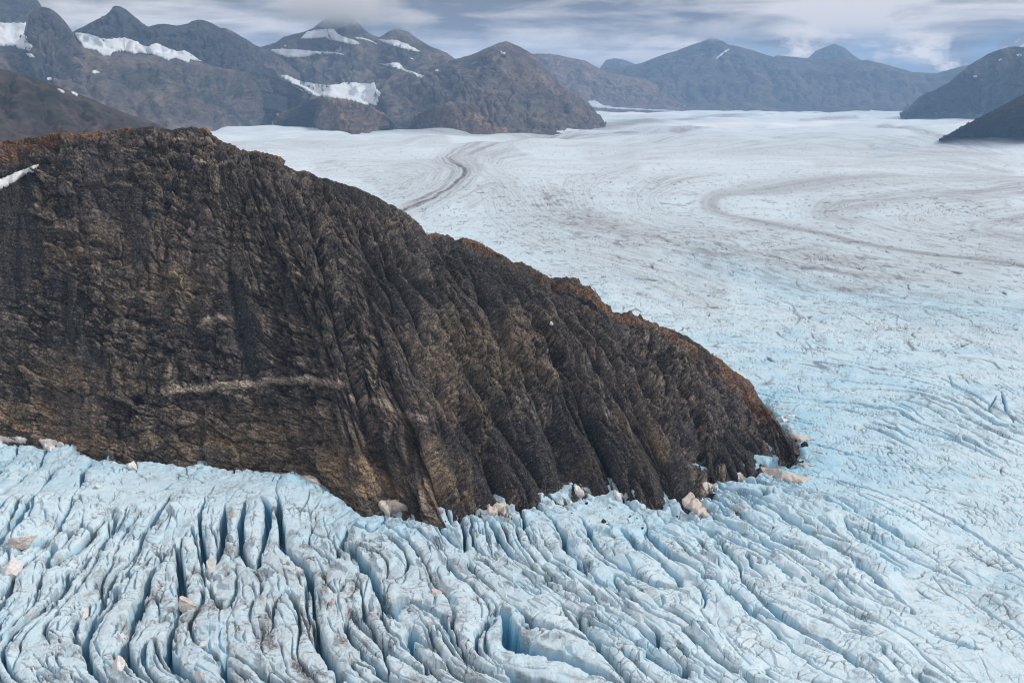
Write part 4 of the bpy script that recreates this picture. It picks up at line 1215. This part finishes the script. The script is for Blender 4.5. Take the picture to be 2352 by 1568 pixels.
def build_snow(bm_bvh):
    G = 'snowfields on the mountains'
    F = [
        ('snowfield with blue lower edge left of the dark rock tower', z1([(-560, 215), (-480, 160), (-300, 140), (-150, 165), (0, 155), (100, 158), (180, 155), (160, 235), (180, 250), (192, 292), (222, 315), (200, 345), (120, 325), (60, 312), (0, 322), (-150, 345), (-300, 310), (-420, 335), (-520, 290)])),
        ('broad ragged snowfield below the twin dark peaks', z1([(500, 222), (560, 226), (620, 242), (720, 268), (830, 256), (930, 286), (945, 305), (1000, 317), (1050, 290), (1130, 328), (1190, 348), (1240, 340), (1300, 375), (1340, 405), (1385, 424), (1280, 402), (1270, 425), (1170, 390), (1130, 412), (1100, 395), (1040, 372), (950, 358), (900, 362), (830, 346), (760, 350), (740, 382), (690, 380), (640, 340), (560, 322), (530, 280)])),
        ('high snowfield just under the cloud on the middle massif', z1([(2020, 262), (2060, 215), (2150, 200), (2240, 196), (2270, 230), (2310, 250), (2400, 280), (2430, 305), (2352, 300), (2250, 275), (2180, 255), (2090, 262)])),
        ('thin level snow strip below the high snowfield', z1([(1810, 345), (1830, 335), (1900, 330), (2000, 335), (2150, 350), (2250, 352), (2335, 372), (2250, 366), (2130, 365), (2060, 385), (1990, 391), (1920, 386)])),
        ('large white lower snowfield above the brown foothill', z1([(1880, 512), (1920, 505), (2000, 540), (2100, 562), (2200, 575), (2280, 570), (2310, 555), (2380, 556), (2480, 566), (2515, 555), (2530, 600), (2565, 630), (2555, 665), (2530, 712), (2450, 705), (2352, 676), (2230, 658), (2110, 645), (2030, 610)])),
        ('slanting snow strip right of the cloud capped summit', z2([(340, 266), (400, 270), (480, 272), (560, 302), (660, 358), (590, 345), (500, 322), (430, 300), (400, 290)])),
        ('bent snow tongue above the shoulder hill', z2([(335, 425), (400, 432), (455, 422), (500, 428), (540, 470), (600, 488), (668, 515), (650, 530), (580, 498), (500, 468), (420, 446)])),
        ('white snow slope at the foot of the hazy brown range', z2([(1765, 680), (1815, 676), (1870, 708), (1960, 722), (2200, 735), (2352, 742), (2352, 752), (2000, 738), (1790, 725)])),
        ('jagged icy apron at the foot of the right mountain', z3([(1640, 785), (1690, 765), (1755, 752), (1815, 735), (1830, 762), (1880, 753), (1940, 765), (1990, 752), (2030, 765), (2085, 752), (2060, 790), (1990, 806), (1880, 798), (1760, 790)])),
    ]
    for i, (lab, poly) in enumerate(F):
        drape('snowfield', lab, 'snowfield', poly, bm_bvh, M_SNOW_FIELD, 1.0, 6.0, 0.6, 600 + 7 * i, G, 14)
    S = [
        ('small snow patch under the left edge snowfield', z1([(172, 362), (210, 362), (238, 388), (200, 388)])),
        ('tiny lone snow patch on the slope under the rock tower', z1([(312, 528), (335, 520), (350, 530), (335, 542), (318, 540)])),
        ('short white snow streak on the dark brown hill, upper one', z1([(378, 600), (400, 602), (436, 622), (430, 630), (395, 615)])),
        ('forked snow streak on the dark brown hill, lower one', z1([(470, 618), (500, 622), (527, 642), (515, 650), (485, 632)])),
        ('small snow dash right of the rock tower foot', z1([(622, 472), (650, 478), (680, 492), (640, 496), (612, 494)])),
        ('y shaped snow patch near the top of the rounded mountain', z2([(1172, 343), (1185, 345), (1192, 354), (1218, 356), (1205, 368), (1185, 363)])),
        ('small snow dot on the shoulder hill skyline', z2([(736, 472), (760, 468), (764, 480), (742, 482)])),
        ('thin snow gully high on the big far mountain', z3([(290, 380), (330, 350), (372, 326), (376, 334), (335, 362), (300, 392), (282, 400)])),
        ('snow dot on the right mountain mid slope', z3([(2010, 512), (2030, 500), (2042, 512), (2022, 522)])),
        ('snow patch near the top of the right mountain', z3([(2296, 368), (2340, 362), (2345, 372), (2310, 388)])),
        ('snow dash on the right mountain left of its summit patch', z3([(2180, 400), (2205, 395), (2208, 404), (2185, 412)])),
        ('slim snow streak between high snowfield and cloud capped summit', z2([(190, 250), (250, 255), (300, 268), (360, 300), (340, 298), (280, 272), (215, 262)])),
        ('small snow patch on the saddle left of the middle massif', z1([(1898, 315), (1930, 298), (1922, 318)])),
        ('little snow spot on the massif under the slanting strip', z2([(560, 388), (580, 390), (602, 402), (590, 405)])),
        ('small snow spot on the far big mountain left shoulder', z3([(175, 362), (200, 364), (190, 370)])),
    ]
    for i, (lab, poly) in enumerate(S):
        drape('snow_patch', lab, 'snow patch', poly, bm_bvh, M_SNOW_WHITE, 0.7, 3.5, 0.5, 700 + 7 * i, 'small snow patches on the slopes')


def z4(p):   # third close survey sheet: old snow along the foot of the ridge
    return [(957 + x * .21972, 861.3 + y * .21972) for x, y in p]


def q25(p):
    return [(1435.5 + x * .21972, 861.3 + y * .21972) for x, y in p]


def q12(p):
    return [(689.1 + x * .21972, 1033.6 + y * .21972) for x, y in p]


def q20(p):
    return [(1148.4 + x * .21972, 1033.6 + y * .21972) for x, y in p]


def q7(p):
    return [(x * .3418, 1032.5 + y * .3418) for x, y in p]


def build_foot_snow(bvh):
    G = 'dirty old snow along the foot of the ridge'
    L = [
        ('white snow slope on the rock at the left edge', 'snow', [(-120, 470), (-40, 452), (0, 436), (30, 421), (60, 400), (96, 379), (75, 383), (40, 398), (0, 414), (-120, 440)], M_SNOW_WHITE, 1.2),
        ('beige snow wedge with overhang beside the dark hole in the cliff foot', 'snow', q12([(820, 575), (850, 560), (930, 542), (1010, 555), (1070, 590), (1120, 610), (1140, 640), (1090, 640), (1040, 655), (975, 670), (930, 692), (890, 680), (865, 640), (835, 625)]), M_SNOW_OLD, 2.2),
        ('grainy beige snow apron beside the second dark cleft', 'snow', q12([(1950, 590), (1985, 578), (2005, 610), (2055, 560), (2090, 575), (2160, 575), (2195, 605), (2190, 630), (2140, 650), (2180, 690), (2250, 740), (2255, 760), (2180, 720), (2080, 680), (2010, 690), (1960, 670)]), M_SNOW_OLD, 1.6),
        ('upright grey white snow slab leaning on the rock, left one of two', 'snow', q20([(768, 400), (790, 380), (830, 395), (860, 420), (885, 440), (885, 480), (850, 505), (810, 490), (785, 450)]), M_SNOW_PINK, 1.5),
        ('upright grey white snow slab leaning on the rock, right one of two', 'snow', q20([(1182, 438), (1230, 450), (1290, 470), (1310, 515), (1270, 520), (1240, 532), (1195, 490)]), M_SNOW_PINK, 1.5),
        ('large tan snow wedge with dark pebbles in the notch of the cliff', 'snow', q25([(590, 1320), (640, 1265), (680, 1240), (720, 1255), (740, 1300), (800, 1340), (860, 1390), (860, 1440), (910, 1480), (960, 1510), (860, 1490), (760, 1470), (700, 1430), (620, 1390)]), M_SNOW_OLD, 1.4),
        ('brown snow sheet under the ice tongue right of the tan wedge', 'snow', q25([(790, 1130), (850, 1118), (920, 1150), (1000, 1195), (940, 1190), (900, 1180), (905, 1215), (850, 1240), (820, 1190)]), M_SNOW_OLD, 0.9),
        ('small tan snow wedge between two rock ribs', 'snow', q25([(1180, 1030), (1210, 1025), (1240, 1060), (1275, 1085), (1270, 1110), (1180, 1108)]), M_SNOW_OLD, 1.0),
        ('wide cream snow sheet at the toe of the ridge', 'snow', q25([(1405, 960), (1500, 975), (1600, 985), (1700, 1005), (1800, 1050), (1900, 1065), (1975, 1085), (1920, 1105), (1880, 1135), (1800, 1135), (1700, 1115), (1600, 1105), (1520, 1075), (1440, 1020)]), M_SNOW_OLD, 0.8),
        ('thin cream snow tongue right of the wide sheet at the toe', 'snow', q25([(1790, 920), (1900, 930), (2030, 945), (1930, 955), (1830, 945)]), M_SNOW_OLD, 0.7),
        ('cream snow fan behind the toe, broadest of the streaks', 'snow', q25([(1695, 620), (1740, 600), (1850, 635), (1950, 665), (2010, 680), (1900, 690), (1800, 690), (1720, 665)]), M_SNOW_OLD, 0.8),
        ('white snow corner tucked against the back of the toe', 'snow', q25([(1615, 432), (1660, 430), (1725, 450), (1690, 485), (1650, 495)]), M_SNOW_PINK, 0.9),
        ('slim white snow streak beside the white corner', 'snow', q25([(1640, 402), (1700, 405), (1780, 420), (1845, 440), (1760, 440), (1690, 425)]), M_SNOW_PINK, 0.6),
        ('uppermost slim snow streak behind the toe', 'snow', q25([(1450, 315), (1540, 325), (1730, 350), (1720, 360), (1560, 345)]), M_SNOW_OLD, 0.6),
        ('slim snow streak between the white corner and the snow fan', 'snow', q25([(1655, 545), (1720, 560), (1790, 590), (1720, 585)]), M_SNOW_PINK, 0.6),
        ('short pale snow streak lying out on the ice off the toe', 'snow', q25([(1960, 730), (2050, 722), (2125, 735), (2050, 742)]), M_SNOW_OLD, 0.6),
        ('pale snow strip out on the ice below the short streak', 'snow', q25([(1890, 775), (1990, 790), (2080, 800), (2140, 825), (2060, 825), (1960, 805)]), M_SNOW_OLD, 0.6),
        ('long tan snow strip between two ice ridges below the tan wedge', 'snow', q25([(960, 1295), (1040, 1340), (1130, 1380), (1220, 1430), (1240, 1460), (1150, 1430), (1060, 1380)]), M_SNOW_OLD, 0.7),
        ('second tan snow strip right of the long one', 'snow', q25([(1160, 1335), (1240, 1350), (1310, 1385), (1340, 1405), (1240, 1390)]), M_SNOW_OLD, 0.7),
        ('white flat snow cap on the ice at the left edge of the cliff foot', 'snow', [(-30, 1012), (0, 1005), (40, 1006), (64, 1010), (60, 1019), (30, 1016), (0, 1021), (-30, 1025)], M_SNOW_PINK, 1.6),
        ('white snow cap just right of the left edge one', 'snow', [(88, 1012), (110, 1011), (140, 1017), (150, 1026), (130, 1029), (112, 1040), (100, 1028)], M_SNOW_PINK, 1.6),
        ('low snow rim on the domed ice shoulder under the cliff', 'snow', [(690, 1093), (715, 1092), (735, 1104), (741, 1118), (725, 1112), (705, 1105)], M_SNOW_OLD, 0.9),
        ('tiny snow dot on the upper rock slope of the ridge', 'snow', [(1262, 740), (1268, 739), (1272, 745), (1266, 750), (1262, 746)], M_SNOW_WHITE, 0.5),
    ]
    for i, (lab, cat, poly, m, lift) in enumerate(L):
        drape('snow_patch', lab, 'snow patch', poly, bvh, m, 1.0, lift, 0.7, 800 + 7 * i, G)


def chunk_mesh(name, seed, sx, sy, sz, flat=0.5):
    rnd = random.Random(seed)
    bm = bmesh.new()
    bmesh.ops.create_icosphere(bm, subdivisions=4, radius=1.0)
    planes = [(Vector((rnd.gauss(0, 1), rnd.gauss(0, 1), rnd.gauss(0, 1))).normalized(), rnd.uniform(0.30, 0.62)) for _ in range(9)]
    co = np.array([v.co for v in bm.verts], f32)
    n = FB3(co[:, 0] * 1.3, co[:, 1] * 1.3, co[:, 2] * 1.3, 4, seed)
    n2 = P3(co[:, 0] * 5, co[:, 1] * 5, co[:, 2] * 5, seed + 4)
    for i, v in enumerate(bm.verts):
        p = v.co.copy()
        for nn, h in planes:
            d = p.dot(nn) - h
            if d > 0:
                p -= nn * d * (1 - 0.15 * flat)
        p *= 1.25 + 0.42 * float(n[i]) + 0.10 * float(n2[i])
        v.co = Vector((p.x * sx, p.y * sy, p.z * sz))
    me = bpy.data.meshes.new(name)
    bm.to_mesh(me); bm.free()
    return me


def build_blocks(bvh):
    cam = Vector((0, 0, CAMH))
    def hit(px, py):
        v = Vector(ray(px, py)).normalized()
        h = bvh.ray_cast(cam, v)
        return h[0], h[3]
    # pinkish fallen snow blocks among the crevasses: px, py, width px, height px, tilt, label
    B = [(27, 1299, 44, 58, .35, 'large beige snow slab tilted beside a crevasse at the left edge'),
         (486, 1292, 20, 56, .1, 'tall narrow cream snow block standing in a crevasse'),
         (430, 1380, 40, 52, .2, 'rounded pinkish snow block on the grimy ice in the middle of the crevasses'),
         (198, 1408, 20, 34, .1, 'small grey pink snow block in a narrow crevasse'),
         (278, 1461, 15, 26, .0, 'little white snow block above the tall one near the bottom edge'),
         (273, 1516, 26, 64, -.05, 'tall pink snow block low in the crevasses near the bottom edge'),
         (468, 1479, 18, 18, .2, 'small round white snow block bridging a dark crevasse'),
         (463, 1553, 28, 40, .0, 'cream snow block at the bottom edge'),
         (764, 1381, 14, 18, .1, 'small white snow block on a dirty rib right of the wide crevasse'),
         (682, 1305, 12, 20, .2, 'tiny pinkish snow block on a thin rib of ice'),
         (226, 1115, 18, 15, .3, 'small cream snow block on the ice below the cliff'),
         (303, 1066, 28, 30, .15, 'white leaning ice arch against the cliff foot'),
         (52, 1236, 60, 34, .1, 'dirty grey beige snow mass in the hollow at the left'),
         (536, 1176, 22, 26, .1, 'grimy brownish ice block in a dark hollow'),
         (1000, 1357, 26, 16, .2, 'brown stained snow block between two ice ridges'),
         ]
    for i, (px, py, w, h, tilt, lab) in enumerate(B):
        p, d = hit(px, py + h * 0.35)
        if p is None:
            continue
        k = d / FPX
        me = chunk_mesh('snow_block', 900 + i, w * k * 0.50, w * k * 0.42, h * k * 0.52)
        o = link('snow_block', me, M_SNOW_PINK if 'grimy' not in lab and 'brown' not in lab and 'dirty' not in lab else M_SNOW_OLD, lab, 'snow block', None, 'snow blocks fallen among the crevasses')
        o.location = p + Vector((0, 0, h * k * 0.16))
        o.rotation_euler = (0.1, tilt, random.uniform(0, 6))
    D = [(1387, 1196, 12, 'largest black boulder lying on the ice, split in two lumps'), (1395, 1204, 6, 'black rock lying just below the largest boulder'), (1403, 1209, 3, 'small black stone right below the largest boulder'),
         (1447, 1185, 5, 'black stone right of the largest boulder, the bigger of a pair'), (1464, 1190, 4, 'black stone, the smaller right one of a pair'), (1476, 1211, 6, 'black stone alone low on the smooth ice'),
         (1522, 1166, 6, 'black rock on the ice just left of the cliff notch'), (1513, 1160, 8, 'dark boulder wedged against the cliff edge above the notch'), (1348, 1155, 6, 'dark flat stone below the left leaning snow slab'),
         (1380, 1161, 3, 'tiny black stone between the two leaning snow slabs'), (1314, 1177, 3, 'tiny black stone on the ice left of the boulders'), (1401, 1165, 4, 'small dark stone at the cliff foot between the slabs'),
         (1470, 1165, 3, 'tiny dark stone near the cliff foot right of the right slab'), (1537, 1161, 4, 'small dark stone against the cliff right of the notch rock'), (1556, 1185, 4, 'dark stone at the tip of the smooth ice by the notch'),
         (1636, 1136, 15, 'black rock heap beside the brown snow sheet'), (1845, 1021, 14, 'black rubble lump off the back of the toe'), (1828, 1012, 9, 'dark rubble lump right against the toe'), (1840, 1061, 10, 'low dark rubble off the front of the toe')]
    for i, (px, py, w, lab) in enumerate(D):
        p, d = hit(px, py + w * 0.2)
        if p is None:
            continue
        k = d / FPX
        me = chunk_mesh('boulder', 950 + i, w * k * 0.62, w * k * 0.55, w * k * 0.5, 0.9)
        o = link('boulder', me, M_BOULDER, lab, 'boulder', None, 'dark boulders lying on the ice')
        o.location = p + Vector((0, 0, w * k * 0.15))
        o.rotation_euler = (random.uniform(-.4, .4), random.uniform(-.4, .4), random.uniform(0, 6))


# ------------------------------------------------------------------ air, sky, light
SUN_EL, SUN_AZ = math.radians(36), math.radians(98)     # azimuth from +Y towards +X


def build_haze():
    bm = bmesh.new()
    x0, x1, y0, y1, z0, z1_ = -12000, 12000, -3000, 18500, -260, 900
    vs = [bm.verts.new((x, y, z)) for z in (z0, z1_) for x, y in ((x0, y0), (x1, y0), (x1, y1), (x0, y1))]
    for f in ((3, 2, 1, 0), (4, 5, 6, 7), (0, 1, 5, 4), (1, 2, 6, 5), (2, 3, 7, 6), (3, 0, 4, 7)):
        bm.faces.new([vs[i] for i in f])
    me = bpy.data.meshes.new('haze'); bm.to_mesh(me); bm.free()
    t = NT('haze_air')
    v = t.n('ShaderNodeVolumePrincipled')
    v.inputs['Color'].default_value = (0.40, 0.65, 1.0, 1)
    v.inputs['Density'].default_value = HAZE
    v.inputs['Anisotropy'].default_value = 0.0
    t.l(v.outputs[0], t.out.inputs['Volume'])
    link('haze', me, t.m, 'thin bluish air over the whole valley', 'haze', 'stuff')


HAZE = 5.6e-5


def build_cloud(px, py, dist, wx, wz, dens, seed, label):
    c = at(px, py, dist)
    bm = bmesh.new()
    bmesh.ops.create_icosphere(bm, subdivisions=3, radius=1.0)
    k = dist / FPX
    for v in bm.verts:
        v.co = Vector((v.co.x * wx * k, v.co.y * wx * k * 0.6, v.co.z * wz * k))
    me = bpy.data.meshes.new('cloud'); bm.to_mesh(me); bm.free()
    t = NT('cloud_vapour')
    tc = t.n('ShaderNodeTexCoord').outputs['Object']
    n = t.noise(t.mapping(tc, (1 / (wx * k), 1 / (wx * k), 1.6 / (wx * k)), (seed, seed * 2, 0)), 2.6, 4, 0.6)
    ln = t.n('ShaderNodeVectorMath', operation='LENGTH')
    t.l(t.mapping(tc, (1 / (wx * k), 1 / (wx * k * .6), 1 / (wz * k))), ln.inputs[0])
    fall = t.math('SUBTRACT', 1.0, ln.outputs['Value'], clamp=True)
    dn = t.math('MULTIPLY', t.math('SUBTRACT', t.math('ADD', fall, t.math('MULTIPLY', n, 0.9)), 0.72, clamp=True), dens)
    v = t.n('ShaderNodeVolumePrincipled')
    v.inputs['Color'].default_value = (0.99, 0.99, 0.99, 1)
    v.inputs['Anisotropy'].default_value = 0.2
    t.l(dn, v.inputs['Density'])
    t.l(v.outputs[0], t.out.inputs['Volume'])
    o = link('cloud', me, t.m, label, 'cloud', 'stuff')
    o.location = c
    t.m.cycles.volume_sampling = 'MULTIPLE_IMPORTANCE' if hasattr(t.m, 'cycles') and hasattr(t.m.cycles, 'volume_sampling') else None
    return o


def build_world():
    w = bpy.data.worlds.new('World'); SC.world = w
    w.use_nodes = True
    nt = w.node_tree; nt.nodes.clear()
    class Wt(NT):
        def __init__(self):
            self.t = nt
            self.out = self.n('ShaderNodeOutputWorld')
    t = Wt()
    sky = t.n('ShaderNodeTexSky', sky_type='NISHITA', sun_disc=False)
    sky.sun_elevation = SUN_EL; sky.sun_rotation = SUN_AZ
    sky.altitude = 600; sky.air_density = 1.0; sky.dust_density = 1.0
    dirv = t.n('ShaderNodeTexCoord').outputs['Generated']
    # layered stratus: streched horizontally
    z = t.sep(dirv)[2]; x = t.sep(dirv)[0]
    n1 = t.noise(t.mapping(dirv, (1.6, 1.6, 20.0), (0.0, 0, 0.35)), 1.6, 7, 0.52, 0.4)
    n2 = t.noise(t.mapping(dirv, (5.0, 5.0, 23.0), (3.1, 0, 1.7)), 2.0, 8, 0.58, 0.4)
    n3 = t.noise(t.mapping(dirv, (5, 5, 11.0), (0.3, 0, 5)), 2.4, 8, 0.58, 0.3)
    low = t.ramp(z, [(0.0, 1.0), (0.040, 0.95), (0.062, 0.0)])
    side = t.ramp(x, [(0.04, 0.0), (0.16, 0.6), (0.26, 1.0)])
    ls = t.math('MULTIPLY', low, side)
    openb = t.math('MULTIPLY', t.math('MULTIPLY', ls, 0.75), t.ramp(n3, [(0.44, 1.0), (0.50, 0.0)]))
    g = t.math('ADD', t.math('MULTIPLY', n1, 0.66), t.math('MULTIPLY', n2, 0.40))
    cc = t.mix(t.ramp(g, [(0.455, 0.0), (0.54, 0.55), (0.60, 1.0)]), (0.185, 0.182, 0.21), (0.82, 0.765, 0.74))
    puff = t.math('MULTIPLY', ls, t.ramp(n3, [(0.52, 0.0), (0.60, 1.0)]))
    cc = t.mix(puff, cc, (1.30, 1.12, 0.98))
    # brighter overhead, as overcast is
    up = t.ramp(z, [(0.09, 0.5), (0.35, 0.62), (1.0, 0.8)])
    upc = t.n('ShaderNodeMix', data_type='RGBA', blend_type='MULTIPLY'); upc.inputs[0].default_value = 1.0
    t.l(cc, upc.inputs[6]); t.l(t.math('MULTIPLY', up, 2.0), upc.inputs[7])
    skm = t.n('ShaderNodeMix', data_type='RGBA', blend_type='MULTIPLY'); skm.inputs[0].default_value = 1.0
    t.l(sky.outputs[0], skm.inputs[6]); skm.inputs[7].default_value = (0.10, 0.10, 0.10, 1)
    bl = t.mix(0.75, skm.outputs[2], (0.13, 0.27, 0.50))
    fin = t.mix(openb, upc.outputs[2], bl)
    bg = t.n('ShaderNodeBackground')
    t.l(fin, bg.inputs[0]); bg.inputs[1].default_value = 1.0
    t.l(bg.outputs[0], t.out.inputs['Surface'])
    w.cycles.sampling_method = 'AUTOMATIC'


def build_sun():
    l = bpy.data.lights.new('sun', 'SUN')
    l.energy = 2.0; l.angle = math.radians(10); l.color = (1.0, 0.96, 0.90)
    o = bpy.data.objects.new('sun', l); COL.objects.link(o)
    d = Vector((math.sin(SUN_AZ) * math.cos(SUN_EL), math.cos(SUN_AZ) * math.cos(SUN_EL), math.sin(SUN_EL)))
    o.rotation_euler = d.to_track_quat('Z', 'Y').to_euler()


def build_camera():
    c = bpy.data.cameras.new('camera'); c.lens = 35; c.sensor_width = 36
    c.clip_start = 0.5; c.clip_end = 60000
    o = bpy.data.objects.new('camera', c); COL.objects.link(o)
    o.location = (0, 0, CAMH); o.rotation_euler = (math.pi / 2 - PITCH, 0, 0)
    SC.camera = o


import time as _t
_t0 = _t.time()
gl, gl_grid = glacier_object()
print('glacier', _t.time() - _t0)
rk, rk_grid = build_ridge()
print('ridge', _t.time() - _t0)
build_mountains()
print('mountains', _t.time() - _t0)
bvh_far = bvh_of(*GRIDS)
build_snow(bvh_far)
bvh_near = bvh_of(rk_grid, gl_grid)
print('bvh', _t.time() - _t0)
build_foot_snow(bvh_near)
build_blocks(bvh_near)
print('snow', _t.time() - _t0)
build_haze()
build_cloud(775, 10, 6000, 230, 70, 0.022, 1.3, 'soft grey cloud wrapped round the summit of the middle massif')
build_cloud(945, 46, 6050, 85, 34, 0.018, 4.1, 'small wisp of cloud on the pointed summit right of the massif')
build_cloud(1640, 72, 10300, 130, 34, 0.006, 2.2, 'thin cloud veil on top of the big far mountain')
build_world(); build_sun(); build_camera()

SC.view_settings.view_transform = 'Standard'
SC.view_settings.look = 'None'
SC.view_settings.exposure = 0.08
SC.view_settings.gamma = 1.0
SC.render.engine = 'CYCLES'
SC.cycles.max_bounces = 6
SC.cycles.diffuse_bounces = 3
SC.cycles.glossy_bounces = 1
SC.cycles.volume_bounces = 3
SC.cycles.filter_width = 1.1
SC.cycles.volume_step_rate = 4.0
SC.cycles.volume_max_steps = 64
SC.cycles.use_denoising = True
